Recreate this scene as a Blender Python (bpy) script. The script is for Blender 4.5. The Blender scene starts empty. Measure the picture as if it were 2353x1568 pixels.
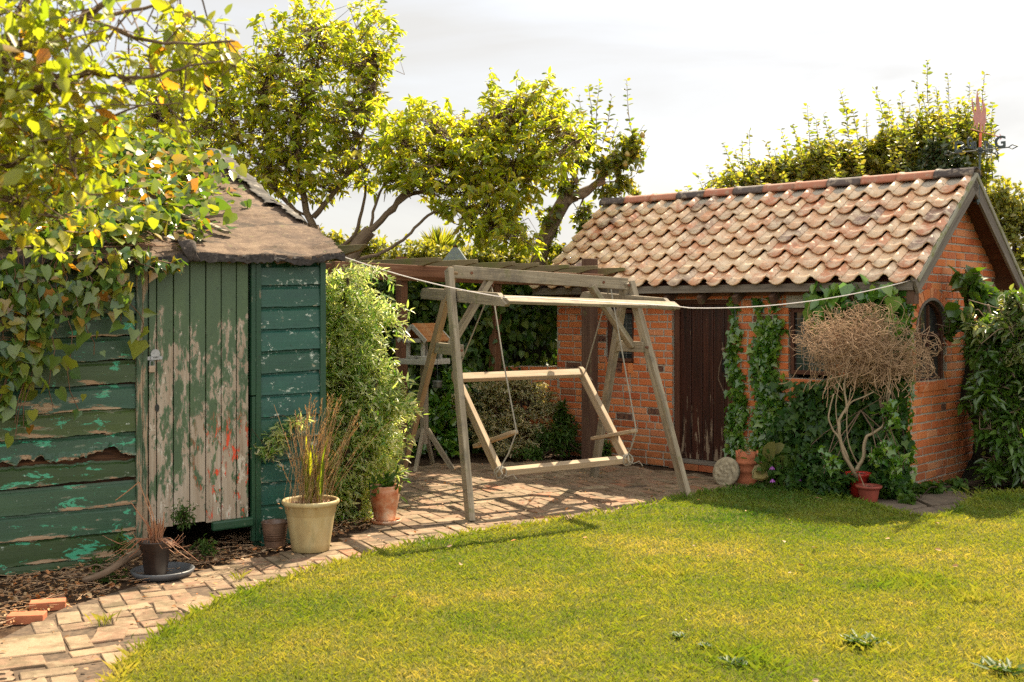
import bpy, math, random
import numpy as np
from mathutils import Vector, Matrix
random.seed(7)
RNG = np.random.default_rng(11)
SC = bpy.context.scene
COL = SC.collection

# ---------------------------------------------------------------- camera
EYE = 1.6
cam_d = bpy.data.cameras.new("camera")
cam = bpy.data.objects.new("camera", cam_d); COL.objects.link(cam)
cam.location = (0, 0, EYE); cam.rotation_euler = (math.pi / 2, 0, 0)
cam_d.sensor_width = 36.0; cam_d.lens = 40.0; cam_d.shift_y = -0.0293
cam_d.clip_start = 0.05; cam_d.clip_end = 3000
cam_d.dof.use_dof = True; cam_d.dof.focus_distance = 8.8; cam_d.dof.aperture_fstop = 4.5
SC.camera = cam
# ---------------------------------------------------------------- light
SUN = Vector((.535 * .656, .845 * .656, .755)).normalized()
SUN_EL = math.asin(SUN.z); SUN_ROT = math.atan2(SUN.x, SUN.y)
sd = bpy.data.lights.new("sun", 'SUN'); sd.energy = 5.0; sd.angle = math.radians(.6); sd.color = (1, .85, .62)
so = bpy.data.objects.new("sun", sd); COL.objects.link(so)
so.rotation_mode = 'QUATERNION'; so.rotation_quaternion = SUN.to_track_quat('Z', 'Y'); so.location = (0, 0, 30)
W = bpy.data.worlds.new("World"); SC.world = W; W.use_nodes = True
wn = W.node_tree.nodes; wl = W.node_tree.links
bg = wn['Background']; bg.inputs['Strength'].default_value = 0.10
sky = wn.new('ShaderNodeTexSky'); sky.sky_type = 'NISHITA'; sky.sun_disc = False
sky.sun_elevation = SUN_EL; sky.sun_rotation = SUN_ROT
sky.altitude = 0; sky.air_density = 1.0; sky.dust_density = 3.0; sky.ozone_density = 1.0
tc = wn.new('ShaderNodeTexCoord'); mp = wn.new('ShaderNodeMapping'); mp.inputs['Scale'].default_value = (1.2, 1.2, 4.5)
nz = wn.new('ShaderNodeTexNoise'); nz.inputs['Scale'].default_value = 1.6; nz.inputs['Detail'].default_value = 7; nz.inputs['Distortion'].default_value = .6
rp = wn.new('ShaderNodeValToRGB'); rp.color_ramp.elements[0].position = .40; rp.color_ramp.elements[1].position = .62
rp.color_ramp.elements[0].color = (.70, .70, .70, 1); rp.color_ramp.elements[1].color = (.97, .97, .97, 1)
mx = wn.new('ShaderNodeMixRGB'); hs = wn.new('ShaderNodeHueSaturation'); hs.inputs['Saturation'].default_value = 1.0
CLOUD_COL = (2.95, 2.9, 2.8, 1)
mx.inputs[2].default_value = CLOUD_COL
# brighter sky half added behind the camera to fill the shaded walls
sx = wn.new('ShaderNodeSeparateXYZ'); mr = wn.new('ShaderNodeMapRange'); cb = wn.new('ShaderNodeMixRGB')
mr.inputs['From Min'].default_value = .15; mr.inputs['From Max'].default_value = -.5
cb.inputs[1].default_value = CLOUD_COL; cb.inputs[2].default_value = (7.0, 6.9, 6.4, 1)
wl.new(tc.outputs['Generated'], sx.inputs[0]); wl.new(sx.outputs[1], mr.inputs['Value']); wl.new(mr.outputs[0], cb.inputs[0]); wl.new(cb.outputs[0], mx.inputs[2])
wl.new(tc.outputs['Generated'], mp.inputs['Vector']); wl.new(mp.outputs[0], nz.inputs['Vector'])
wl.new(nz.outputs['Fac'], rp.inputs['Fac']); wl.new(rp.outputs['Color'], mx.inputs[0])
wl.new(sky.outputs[0], mx.inputs[1]); wl.new(mx.outputs[0], bg.inputs['Color'])
SC.view_settings.view_transform = 'Standard'; SC.view_settings.look = 'None'
SC.view_settings.gamma = 1; SC.view_settings.exposure = 1.5; SC.view_settings.use_curve_mapping = False
try:
    SC.cycles.use_denoising = False; SC.cycles.max_bounces = 8; SC.cycles.transparent_max_bounces = 6
    SC.cycles.diffuse_bounces = 6; SC.cycles.glossy_bounces = 3; SC.cycles.transmission_bounces = 4
    SC.cycles.sample_clamp_indirect = 6; SC.cycles.caustics_reflective = False; SC.cycles.caustics_refractive = False
except Exception: pass

F = 2614.0
def at(px, py, D): return Vector(((px - 1176.5) / F * D, D, EYE - (py - 715) / F * D))
def G(px, py, z=0.0):
    D = F * (EYE - z) / (py - 715); return Vector(((px - 1176.5) / F * D, D, z))

# ---------------------------------------------------------------- object helpers
def thing(name, label, cat, loc=(0, 0, 0), rotz=0.0, group=None):
    o = bpy.data.objects.new(name, None); COL.objects.link(o); o.empty_display_size = .1
    o.location = loc; o.rotation_euler = (0, 0, rotz)
    o['label'] = label; o['category'] = cat
    if group: o['group'] = group
    return o
def tag(o, label=None, cat=None, group=None, kind=None):
    if label: o['label'] = label
    if cat: o['category'] = cat
    if group: o['group'] = group
    if kind: o['kind'] = kind
    return o
def root_inv(p):
    while p.parent: p = p.parent
    return (Matrix.Translation(p.location) @ p.rotation_euler.to_matrix().to_4x4()).inverted()
class MB:
    def __init__(s): s.v = []; s.f = []; s.uv = []
    def add(s, verts, faces, uvs=None):
        b = len(s.v); s.v += [tuple(v) for v in verts]
        for i, f in enumerate(faces):
            s.f.append([b + k for k in f])
            if uvs: s.uv.append(uvs[i])
            else:
                P = [Vector(verts[k]) for k in f]
                n = (P[1] - P[0]).cross(P[2] - P[0]); a = max(range(3), key=lambda q: abs(n[q]))
                s.uv.append([((p.z, p.y) if a == 0 else (p.x, p.z) if a == 1 else (p.x, p.y)) for p in P])
    def beam(s, p, q, w, h, up=(0, 0, 1), taper=1.0, cuts=None):
        """box from p to q; w sideways, h along up. cuts=(bottom0,bottom1) shortens lower edge at the ends"""
        p = Vector(p); q = Vector(q); d = q - p; L = d.length; d.normalize(); up = Vector(up)
        sd_ = d.cross(up)
        if sd_.length < 1e-4: sd_ = d.cross(Vector((1, 0, 0)))
        sd_.normalize(); up = sd_.cross(d).normalized()
        vs = []
        for k, (c, sc) in enumerate(((p, 1), (q, taper))):
            for (a, b) in ((-1, -1), (1, -1), (1, 1), (-1, 1)):
                e = 0
                if cuts and b < 0: e = cuts[k] * (1 if k == 0 else -1)
                vs.append(c + sd_ * (a * w / 2 * sc) + up * (b * h / 2 * sc) + d * e)
        o = random.random() * 40; fs = []; us = []
        per = [0, w, w + h, 2 * w + h, 2 * w + 2 * h]
        for i in range(4):
            j = (i + 1) % 4
            fs.append((i, j, 4 + j, 4 + i)); us.append([(0 + o, per[i] + o), (o, per[i + 1] + o), (L + o, per[i + 1] + o), (L + o, per[i] + o)])
        fs.append((3, 2, 1, 0)); us.append([(o, o), (o + .02, o), (o + .02, o + h), (o, o + h)])
        fs.append((4, 5, 6, 7)); us.append([(o, o), (o + .02, o), (o + .02, o + h), (o, o + h)])
        s.add(vs, fs, us); return s
    def box(s, x0, x1, y0, y1, z0, z1):
        L = [x1 - x0, y1 - y0, z1 - z0]; a = max(range(3), key=lambda i: L[i])
        c = Vector(((x0 + x1) / 2, (y0 + y1) / 2, (z0 + z1) / 2)); e = Vector((0, 0, 0)); e[a] = L[a] / 2
        if a == 2: s.beam(c - e, c + e, L[0], L[1], up=(0, 1, 0))
        elif a == 0: s.beam(c - e, c + e, L[1], L[2])
        else: s.beam(c - e, c + e, L[0], L[2])
        return s
    def tube(s, pts, r, n=6, cap=True):
        pts = [Vector(p) for p in pts]; N = len(pts)
        if not isinstance(r, (list, tuple)): r = [r] * N
        if len(r) != N: r = [r[0] + (r[-1] - r[0]) * i / (N - 1) for i in range(N)]
        vs = []; ref = None; o = random.random() * 9; us = []; ac = 0; acc = [0]
        for i in range(1, N): ac += (pts[i] - pts[i - 1]).length; acc.append(ac)
        for i, p in enumerate(pts):
            t = (pts[min(i + 1, N - 1)] - pts[max(i - 1, 0)])
            t = t.normalized() if t.length > 1e-9 else Vector((0, 0, 1))
            if ref is None: ref = t.orthogonal().normalized()
            ref = (ref - t * ref.dot(t)); ref = ref.normalized() if ref.length > 1e-6 else t.orthogonal().normalized()
            b = t.cross(ref)
            for k in range(n):
                a = 2 * math.pi * k / n; vs.append(p + (ref * math.cos(a) + b * math.sin(a)) * r[i])
        fs = []
        for i in range(N - 1):
            for k in range(n):
                k2 = (k + 1) % n; fs.append((i * n + k, i * n + k2, (i + 1) * n + k2, (i + 1) * n + k))
                R = 6.28 * max(r) / n; us.append([(acc[i] + o, k * R), (acc[i] + o, (k + 1) * R), (acc[i + 1] + o, (k + 1) * R), (acc[i + 1] + o, k * R)])
        if cap:
            fs.append(tuple(range(n))[::-1]); us.append([(o, o)] * n)
            fs.append(tuple((N - 1) * n + k for k in range(n))); us.append([(o, o)] * n)
        s.add(vs, fs, us); return s
    def lathe(s, prof, n=32, c=(0, 0, 0), wob=0):
        vs = []
        for (r, z) in prof:
            for k in range(n):
                a = 2 * math.pi * k / n; rr = r * (1 + wob * math.sin(3 * a + z * 9))
                vs.append((c[0] + rr * math.cos(a), c[1] + rr * math.sin(a), c[2] + z))
        fs = []
        for i in range(len(prof) - 1):
            for k in range(n):
                k2 = (k + 1) % n; fs.append((i * n + k, i * n + k2, (i + 1) * n + k2, (i + 1) * n + k))
        s.add(vs, fs); return s
    def prism(s, poly, o, u, v, t):
        """polygon in plane (o,u,v), thickness t centred along u x v"""
        o = Vector(o); u = Vector(u).normalized(); v = Vector(v); v = (v - u * v.dot(u)).normalized(); n = u.cross(v)
        N = len(poly); vs = [o + u * a + v * b + n * (t / 2) for a, b in poly] + [o + u * a + v * b - n * (t / 2) for a, b in poly]
        ro = random.random() * 20
        fs = [tuple(range(N)), tuple(range(2 * N - 1, N - 1, -1))]
        us = [[(a + ro, b + ro) for a, b in poly], [(a + ro, b + ro) for a, b in poly][::-1]]
        for i in range(N):
            j = (i + 1) % N; fs.append((i, N + i, N + j, j)); us.append([(poly[i][0] + ro, ro), (poly[i][0] + ro, ro + t), (poly[j][0] + ro, ro + t), (poly[j][0] + ro, ro)])
        s.add(vs, fs, us); return s
    def grid(s, P):
        H = len(P); Wd = len(P[0]); vs = [p for r in P for p in r]
        fs = [(i * Wd + j, i * Wd + j + 1, (i + 1) * Wd + j + 1, (i + 1) * Wd + j) for i in range(H - 1) for j in range(Wd - 1)]
        s.add(vs, fs); return s
    def sphere(s, c, r, n=10, m=7, sz=(1, 1, 1)):
        c = Vector(c); vs = []
        for i in range(m + 1):
            th = math.pi * i / m
            for k in range(n):
                a = 2 * math.pi * k / n
                vs.append(c + Vector((math.sin(th) * math.cos(a) * r * sz[0], math.sin(th) * math.sin(a) * r * sz[1], math.cos(th) * r * sz[2])))
        fs = [(i * n + k, i * n + (k + 1) % n, (i + 1) * n + (k + 1) % n, (i + 1) * n + k) for i in range(m) for k in range(n)]
        s.add(vs, fs); return s
    def build(s, name, mat, parent=None, world=False, smooth=False, bevel=0, fn=None, solid=0):
        me = bpy.data.meshes.new(name); V = s.v
        if fn: V = [fn(*v) for v in V]
        if world and parent is not None:
            M_ = root_inv(parent); V = [tuple(M_ @ Vector(v)) for v in V]
        me.from_pydata([tuple(v) for v in V], [], s.f)
        ul = me.uv_layers.new(name="UVMap"); flat = [c for f in s.uv for uv in f for c in uv]
        if len(flat) == 2 * len(me.loops): ul.data.foreach_set('uv', flat)
        if smooth: me.polygons.foreach_set('use_smooth', [True] * len(me.polygons))
        me.materials.append(mat)
        o = bpy.data.objects.new(name, me); COL.objects.link(o)
        if parent is not None: o.parent = parent
        if bevel:
            b = o.modifiers.new('bevel', 'BEVEL'); b.width = bevel; b.segments = 2; b.limit_method = 'ANGLE'; b.angle_limit = .6
        if solid:
            b = o.modifiers.new('solid', 'SOLIDIFY'); b.thickness = solid
        return o
def np_mesh(name, verts, faces, mat, parent=None, smooth=False):
    """verts (N,3) world, faces (F,k)"""
    verts = np.asarray(verts, dtype=np.float64); faces = np.asarray(faces, dtype=np.int32)
    if parent is not None:
        M_ = np.array(root_inv(parent)); verts = verts @ M_[:3, :3].T + M_[:3, 3]
    me = bpy.data.meshes.new(name); me.vertices.add(len(verts)); me.vertices.foreach_set('co', verts.astype(np.float32).ravel())
    k = faces.shape[1]; me.loops.add(faces.size); me.loops.foreach_set('vertex_index', faces.ravel())
    me.polygons.add(len(faces)); me.polygons.foreach_set('loop_start', np.arange(len(faces), dtype=np.int32) * k)
    try: me.polygons.foreach_set('loop_total', np.full(len(faces), k, dtype=np.int32))
    except Exception: pass
    if smooth: me.polygons.foreach_set('use_smooth', np.ones(len(faces), dtype=bool))
    me.update(calc_edges=True); me.materials.append(mat)
    o = bpy.data.objects.new(name, me); COL.objects.link(o)
    if parent is not None: o.parent = parent
    return o

# ---------------------------------------------------------------- materials
class NT:
    def __init__(s, name):
        s.m = bpy.data.materials.new(name); s.m.use_nodes = True; s.t = s.m.node_tree; s.n = s.t.nodes
        s.b = s.n['Principled BSDF']; s.out = s.n['Material Output']
    def put(s, sock, v):
        if hasattr(v, 'is_output') or isinstance(v, bpy.types.NodeSocket): s.t.links.new(v, sock)
        elif isinstance(v, (tuple, list)) and len(v) == 3 and sock.type == 'RGBA': sock.default_value = (*v, 1)
        else: sock.default_value = v
    def new(s, ty, ins=None, **pr):
        nd = s.n.new(ty)
        for k, v in pr.items(): setattr(nd, k, v)
        for k, v in (ins or {}).items(): s.put(nd.inputs[k], v)
        return nd
    def obj(s): return s.new('ShaderNodeTexCoord').outputs['Object']
    def uv(s): return s.new('ShaderNodeTexCoord').outputs['UV']
    def pos(s): return s.new('ShaderNodeNewGeometry').outputs['Position']
    def island(s): return s.new('ShaderNodeNewGeometry').outputs['Random Per Island']
    def map(s, v, sc, loc=(0, 0, 0)): return s.new('ShaderNodeMapping', {'Vector': v, 'Scale': sc, 'Location': loc}).outputs[0]
    def noise(s, v, sc, det=4, ro=.55, dist=0): return s.new('ShaderNodeTexNoise', {'Vector': v, 'Scale': sc, 'Detail': det, 'Roughness': ro, 'Distortion': dist}).outputs['Fac']
    def voro(s, v, sc, out='Distance', **k): return s.new('ShaderNodeTexVoronoi', {'Vector': v, 'Scale': sc}, **k).outputs[out]
    def ramp(s, f, stops, interp='LINEAR'):
        r = s.new('ShaderNodeValToRGB', {'Fac': f}); e = r.color_ramp.elements; r.color_ramp.interpolation = interp
        while len(e) < len(stops): e.new(1.0)
        for i, (p, c) in enumerate(stops):
            e[i].position = p; e[i].color = (c, c, c, 1) if isinstance(c, (int, float)) else (*c, 1)
        return r.outputs['Color']
    def step(s, f, a, w=.03): return s.ramp(f, [(max(0, a), 0.0), (min(1, a + w), 1.0)])
    def math(s, op, a, b=0.0):
        nd = s.new('ShaderNodeMath', operation=op); s.put(nd.inputs[0], a); s.put(nd.inputs[1], b); return nd.outputs[0]
    def mapr(s, v, a, b, c, d): return s.new('ShaderNodeMapRange', {'Value': v, 'From Min': a, 'From Max': b, 'To Min': c, 'To Max': d}).outputs[0]
    def mix(s, f, a, b, mode='MIX'):
        nd = s.new('ShaderNodeMixRGB', blend_type=mode); s.put(nd.inputs[0], f); s.put(nd.inputs[1], a); s.put(nd.inputs[2], b); return nd.outputs[0]
    def xyz(s, v): return s.new('ShaderNodeSeparateXYZ', {'Vector': v}).outputs
    def bump(s, h, st=.5, d=.01, nrm=None):
        i = {'Height': h, 'Strength': st, 'Distance': d}
        if nrm is not None: i['Normal'] = nrm
        return s.new('ShaderNodeBump', i).outputs[0]
    def fin(s, col, rough=.7, nrm=None, metal=0, spec=.5):
        s.put(s.b.inputs['Base Color'], col); s.put(s.b.inputs['Roughness'], rough); s.put(s.b.inputs['Metallic'], metal)
        s.put(s.b.inputs['Specular IOR Level'], spec)
        if nrm is not None: s.put(s.b.inputs['Normal'], nrm)
        return s.m
def ramp_even(cols): return [(i / max(1, len(cols) - 1), c) for i, c in enumerate(cols)]
def leaf_mat(name, cols, trans=.45, rough=.45, tint=(1.5, 1.35, .35), big=.6, spec=.9):
    m = NT(name); isl = m.island(); c = m.ramp(isl, ramp_even(cols))
    n = m.noise(m.pos(), big, 3); c = m.mix(m.ramp(n, [(.35, .0), (.65, .55)]), c, m.mix(1.0, c, (1.25, 1.12, .7), 'MULTIPLY'))
    m.fin(c, rough, spec=spec)
    tr = m.new('ShaderNodeBsdfTranslucent', {'Color': m.mix(1.0, c, tint, 'MULTIPLY')})
    mixs = m.new('ShaderNodeMixShader', {'Fac': trans}); m.t.links.new(m.b.outputs[0], mixs.inputs[1]); m.t.links.new(tr.outputs[0], mixs.inputs[2])
    m.t.links.new(mixs.outputs[0], m.out.inputs['Surface']); return m.m
def wood_mat(name, cols, rough=.8, moss=None, mossamt=.6, gs=(2.5, 55, 1), bmp=.5, dark=None):
    m = NT(name); uv = m.uv(); g = m.noise(m.map(uv, gs), 1.0, 6, .65, .6)
    g2 = m.noise(m.map(uv, (1.2, 9, 1)), 1.0, 3, .5)
    c = m.ramp(m.math('ADD', m.math('MULTIPLY', g, .6), m.math('MULTIPLY', g2, .4)), [(.3 + .4 * i / (len(cols) - 1), q) for i, q in enumerate(cols)])
    cr = m.ramp(m.noise(m.map(uv, (1.5, 130, 1)), 1.0, 3, .6), [(.30, .35), (.40, 1.0)])
    c = m.mix(.7, c, cr, 'MULTIPLY')
    if moss: c = m.mix(m.step(m.noise(m.obj(), 5, 6, .7), mossamt, .15), c, moss)
    if dark: c = m.mix(m.step(m.noise(m.obj(), 3.2, 5, .7), .52, .15), c, dark)
    h = m.math('ADD', g, m.math('MULTIPLY', cr, .5))
    return m.fin(c, rough, m.bump(h, bmp, .004), spec=.25)
def plain(name, col, rough=.6, metal=0, var=.25, sc=14, bmp=.2, spec=.5):
    m = NT(name); n = m.noise(m.obj(), sc, 5, .6)
    c = m.mix(m.ramp(n, [(.3, 0.0), (.7, 1.0)]), tuple(x * (1 - var) for x in col), tuple(min(1, x * (1 + var)) for x in col))
    return m.fin(c, rough, m.bump(n, bmp, .004), metal, spec)
# ================================================================= materials
def mk_soil():
    m = NT('soil_dark'); p = m.obj(); n = m.noise(p, 9, 8, .7); n2 = m.noise(p, 60, 4, .6)
    c = m.ramp(m.math('ADD', m.math('MULTIPLY', n, .6), m.math('MULTIPLY', n2, .4)), [(.3, (.018, .011, .007)), (.5, (.055, .033, .02)), (.7, (.13, .08, .045))])
    return m.fin(c, .95, m.bump(n2, .9, .02), spec=.1)
def mk_turf():
    m = NT('turf'); p = m.obj(); n = m.noise(p, 25, 6, .7)
    c = m.ramp(n, [(.3, (.035, .045, .008)), (.55, (.10, .10, .02)), (.75, (.20, .15, .05))])
    return m.fin(c, .95, m.bump(n, 1, .02), spec=.1)
def mk_paver():
    m = NT('paver_brick'); i = m.island(); p = m.obj()
    c = m.ramp(i, [(0, (.19, .12, .075)), (.25, (.25, .17, .105)), (.45, (.22, .125, .08)), (.6, (.30, .21, .13)), (.72, (.17, .12, .08)), (.93, (.27, .15, .09)), (.97, (.30, .11, .055)), (1, (.32, .24, .15))])
    n = m.noise(p, 18, 8, .7); n2 = m.noise(p, 150, 4, .6)
    c = m.mix(m.ramp(n, [(.46, 0.0), (.64, .65)]), c, (.32, .25, .16))
    c = m.mix(m.ramp(m.noise(p, 5, 6, .7), [(.46, 0.0), (.62, .65)]), c, (.075, .06, .03))
    c = m.mix(m.ramp(n2, [(.32, .55), (.45, 0.0)]), c, (.12, .08, .05))
    return m.fin(c, .85, m.bump(m.math('ADD', n, n2), .5, .006), spec=.25)
def mk_wallbrick():
    m = NT('wall_brick'); i = m.island(); p = m.obj()
    c = m.ramp(i, [(0, (.46, .10, .028)), (.2, (.60, .17, .048)), (.4, (.54, .12, .036)), (.55, (.66, .23, .075)), (.70, (.40, .072, .024)), (.84, (.64, .26, .12)), (.96, (.56, .15, .045)), (.975, (.07, .035, .03)), (1, (.06, .03, .028))])
    n = m.noise(p, 30, 7, .7); n2 = m.noise(p, 180, 4, .6)
    c = m.mix(m.ramp(n, [(.40, 0.0), (.75, .55)]), c, (.52, .24, .12))
    c = m.mix(m.ramp(m.noise(p, 12, 6, .75), [(.62, 0.0), (.68, .6)]), c, (.62, .48, .36))
    z = m.xyz(p)[2]
    damp = m.math('MULTIPLY', m.mapr(z, .0, .5, .75, 0.0), m.ramp(m.noise(p, 4, 5, .7), [(.35, 0.3), (.6, 1.0)]))
    c = m.mix(damp, c, (.09, .05, .028))
    c = m.mix(m.ramp(n2, [(.3, .5), (.42, 0.0)]), c, (.12, .03, .012))
    return m.fin(c, .9, m.bump(m.math('ADD', n, n2), .7, .006), spec=.2)
def mk_mortar():
    m = NT('mortar'); p = m.obj(); n = m.noise(p, 90, 6, .7)
    return m.fin(m.ramp(n, [(.3, (.24, .20, .155)), (.7, (.50, .44, .36))]), .95, m.bump(n, .8, .01), spec=.1)
def mk_tile():
    m = NT('clay_pantile'); i = m.island(); p = m.obj()
    c = m.ramp(i, [(0, (.56, .25, .12)), (.2, (.64, .38, .21)), (.4, (.68, .46, .27)), (.6, (.60, .33, .17)), (.75, (.50, .18, .08)), (.86, (.64, .41, .23)), (.95, (.18, .10, .08)), (1, (.28, .15, .09))])
    n = m.noise(p, 9, 8, .72); n2 = m.noise(p, 120, 4, .6)
    c = m.mix(m.ramp(n, [(.44, 0.0), (.58, .75)]), c, (.74, .58, .40))
    c = m.mix(m.ramp(m.noise(p, 22, 7, .75), [(.56, 0.0), (.64, .7)]), c, (.16, .12, .07))
    c = m.mix(m.ramp(n2, [(.3, .5), (.45, 0.0)]), c, (.22, .12, .07))
    return m.fin(c, .5, m.bump(m.math('ADD', n, n2), .4, .005), spec=.9)
def mk_ridge():
    m = NT('ridge_clay'); i = m.island(); p = m.obj()
    c = m.ramp(i, [(0, (.36, .13, .075)), (.42, (.40, .16, .09)), (.45, (.06, .045, .04)), (.72, (.09, .065, .055)), (.75, (.20, .12, .085)), (1, (.24, .13, .09))], 'LINEAR')
    n = m.noise(p, 14, 8, .72)
    c = m.mix(m.ramp(n, [(.52, 0.0), (.62, .6)]), c, (.36, .28, .20))
    return m.fin(c, .7, m.bump(n, .5, .006), spec=.4)
def mk_peel(name, paints, under, thr, sc, aqua=.0, door=False, bigv=(1, 1, 1), board=0, speck=.66):
    m = NT(name); p = m.obj(); i = m.island(); X = m.xyz(p)
    c = m.ramp(m.math('FRACT', m.math('MULTIPLY', i, 7.31)), ramp_even(paints))
    tone = m.noise(m.map(p, (sc[0] * .5, sc[1] * .5, sc[2] * .5)), 1.0, 5, .6)
    c = m.mix(m.ramp(tone, [(.35, 0.0), (.7, .5)]), c, m.mix(1.0, c, (1.8, 1.7, 1.35), 'MULTIPLY'))
    n = m.noise(m.map(p, sc), 1.0, 9, .62, .35); t = m.noise(m.map(p, bigv), 1.0, 3, .5)
    f = m.math('ADD', m.math('MULTIPLY', n, .7), m.math('MULTIPLY', t, .3))
    if door:
        nf = m.noise(m.map(p, (38, 38, 13), (3, 3, 3)), 1.0, 8, .6, .5); f = m.math('ADD', m.math('MULTIPLY', f, .62), m.math('MULTIPLY', nf, .38))
    if door:
        up = m.mapr(X[2], 1.25, 1.85, 0.0, .13); f = m.math('SUBTRACT', f, up)
        f = m.math('ADD', f, m.mapr(X[2], .25, .9, .035, 0.0))
    if board:
        V_ = m.xyz(m.uv())[1]; f = m.math('ADD', f, m.mapr(V_, .0, .30, board, 0.0)); f = m.math('ADD', f, m.mapr(V_, .80, 1.0, 0.0, board * .3))
    pe = m.step(f, thr, .012); edge = m.step(f, thr - .022, .02)
    grain = m.noise(m.map(p, (70, 70, 2) if door else (2, 70, 70)), 1.0, 5, .6)
    wc = m.ramp(m.math('ADD', m.math('MULTIPLY', grain, .6), m.math('MULTIPLY', tone, .4)), [(.3 + .4 * k / (len(under) - 1), q) for k, q in enumerate(under)])
    if aqua:
        a = m.step(m.noise(m.map(p, (6, 16, 16), (5, 3, 9)), 1.0, 9, .72, .5), aqua, .015)
        c = m.mix(a, c, (.05, .30, .17))
        a2 = m.step(m.noise(m.map(p, (14, 14, 20), (15, 1, 2)), 1.0, 9, .78), speck, .02); c = m.mix(a2, c, (.40, .44, .38))
    if door:
        r = m.step(m.noise(m.map(p, (22, 22, 6), (2, 8, 1)), 1.0, 6, .65, .4), .505, .02)
        r = m.math('MULTIPLY', r, m.mapr(X[2], .75, .95, 1.0, 0.0)); r = m.math('MULTIPLY', r, m.mapr(X[0], -.95, -.80, 0.0, 1.0))
        c = m.mix(m.math('MAXIMUM', 0.0, r), c, (.62, .06, .02))
        wh = m.step(m.noise(m.map(p, (16, 16, 7), (7, 1, 5)), 1.0, 6, .7), .585, .02)
        wc = m.mix(wh, wc, (.50, .44, .36))
    # flakes' lifted pale edge
    rim = m.math('MULTIPLY', edge, m.math('SUBTRACT', 1.0, pe)); c = m.mix(m.math('MULTIPLY', rim, .55), c, (.28, .30, .22))
    dirt = m.noise(p, 35, 6, .7); c = m.mix(m.ramp(dirt, [(.28, .6), (.42, 0.0)]), c, (.012, .014, .01))
    col = m.mix(pe, c, wc)
    h = m.math('ADD', m.math('MULTIPLY', m.math('SUBTRACT', 1.0, pe), 1.0), m.math('MULTIPLY', grain, .35))
    r_ = m.mapr(pe, 0, 1, .42, .85)
    return m.fin(col, r_, m.bump(h, .8, .003), spec=.4)
def mk_felt():
    m = NT('roof_felt'); p = m.obj(); n = m.noise(p, 5, 9, .7); n2 = m.noise(p, 160, 3, .6)
    c = m.ramp(n, [(.3, (.05, .033, .025)), (.5, (.125, .082, .055)), (.68, (.21, .145, .095))])
    c = m.mix(m.ramp(m.noise(p, 30, 6, .7), [(.56, 0.0), (.7, .5)]), c, (.33, .25, .15))
    c = m.mix(m.ramp(m.noise(m.map(p, (2.2, 5, 5), (3, 1, 1)), 1.0, 9, .75, .4), [(.54, 0.0), (.57, .75)]), c, (.035, .026, .02))
    c = m.mix(m.ramp(m.noise(p, 12, 8, .75, .3), [(.62, 0.0), (.66, .8)]), c, (.14, .14, .05))
    return m.fin(c, .9, m.bump(m.math('ADD', n, m.math('MULTIPLY', n2, .4)), .8, .012), spec=.3)
def mk_glass():
    m = NT('window_glass'); n = m.noise(m.obj(), 6, 2, .5)
    return m.fin(m.ramp(n, [(.3, (.012, .014, .016)), (.8, (.07, .075, .07))]), .05, m.bump(n, .15, .01), spec=.9)
SOIL = mk_soil(); TURF = mk_turf(); PAVER = mk_paver(); WBRICK = mk_wallbrick(); MORTAR = mk_mortar(); TILE = mk_tile(); RIDGE = mk_ridge()
BOARD = mk_peel('board_paint', [(.018, .040, .008), (.028, .052, .014), (.020, .062, .040), (.042, .066, .014), (.020, .044, .012)], [(.13, .065, .03), (.30, .19, .11), (.42, .33, .22)], .615, (4, 16, 20), .585, bigv=(2, 2, 3), board=.11, speck=.64)
PANEL = mk_peel('panel_paint', [(.012, .062, .050), (.016, .075, .055), (.014, .055, .035), (.012, .060, .048)], [(.20, .19, .13), (.36, .34, .25)], .655, (9, 20, 22), .66, bigv=(2, 2, 3), board=.07, speck=.595)
TRIM = mk_peel('trim_paint', [(.010, .045, .022), (.012, .050, .028)], [(.10, .07, .045), (.24, .19, .13)], .60, (22, 22, 5), .72, bigv=(2, 2, 2))
FRAMEP = mk_peel('frame_paint', [(.03, .06, .03), (.035, .07, .035)], [(.20, .13, .08), (.36, .28, .19)], .50, (26, 26, 3), 0, bigv=(2, 2, 2))
DOORP = mk_peel('door_paint', [(.060, .098, .050), (.052, .090, .045), (.056, .094, .050)], [(.22, .15, .10), (.34, .27, .20), (.42, .36, .29)], .497, (15, 15, 5.0), 0, door=True, bigv=(3, 3, 2))
FELT = mk_felt(); GLASS = mk_glass()
LEAD = plain('lead_came', (.16, .16, .15), .5, .3)
GREENEDGE = plain('green_edge_paint', (.12, .33, .10), .6, var=.4)
GREYWOOD = wood_mat('weathered_grey_wood', [(.12, .09, .062), (.26, .21, .145), (.40, .34, .25)], moss=(.13, .13, .05), mossamt=.55, dark=(.13, .11, .085), bmp=.9)
WARMWOOD = wood_mat('weathered_warm_wood', [(.17, .11, .06), (.30, .20, .11), (.40, .30, .19)], moss=(.19, .18, .08), mossamt=.60)
SEATWOOD = wood_mat('seat_wood', [(.20, .13, .075), (.34, .25, .16), (.44, .36, .26)], moss=(.20, .17, .07), mossamt=.60)
ORANGEWOOD = wood_mat('stained_orange_wood', [(.22, .075, .02), (.34, .14, .045), (.36, .22, .11)], moss=(.22, .19, .12), mossamt=.56)
PERG = wood_mat('mossy_pergola_wood', [(.09, .06, .035), (.16, .125, .065), (.22, .18, .10)], moss=(.12, .12, .035), mossamt=.50)
REDWOOD = wood_mat('red_stained_wood', [(.085, .035, .018), (.16, .07, .035), (.24, .14, .085)], moss=(.17, .11, .06), mossamt=.62)
POSTW = wood_mat('brown_post_wood', [(.05, .024, .016), (.095, .05, .032), (.14, .09, .055)], moss=(.13, .13, .05), mossamt=.58)
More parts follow.
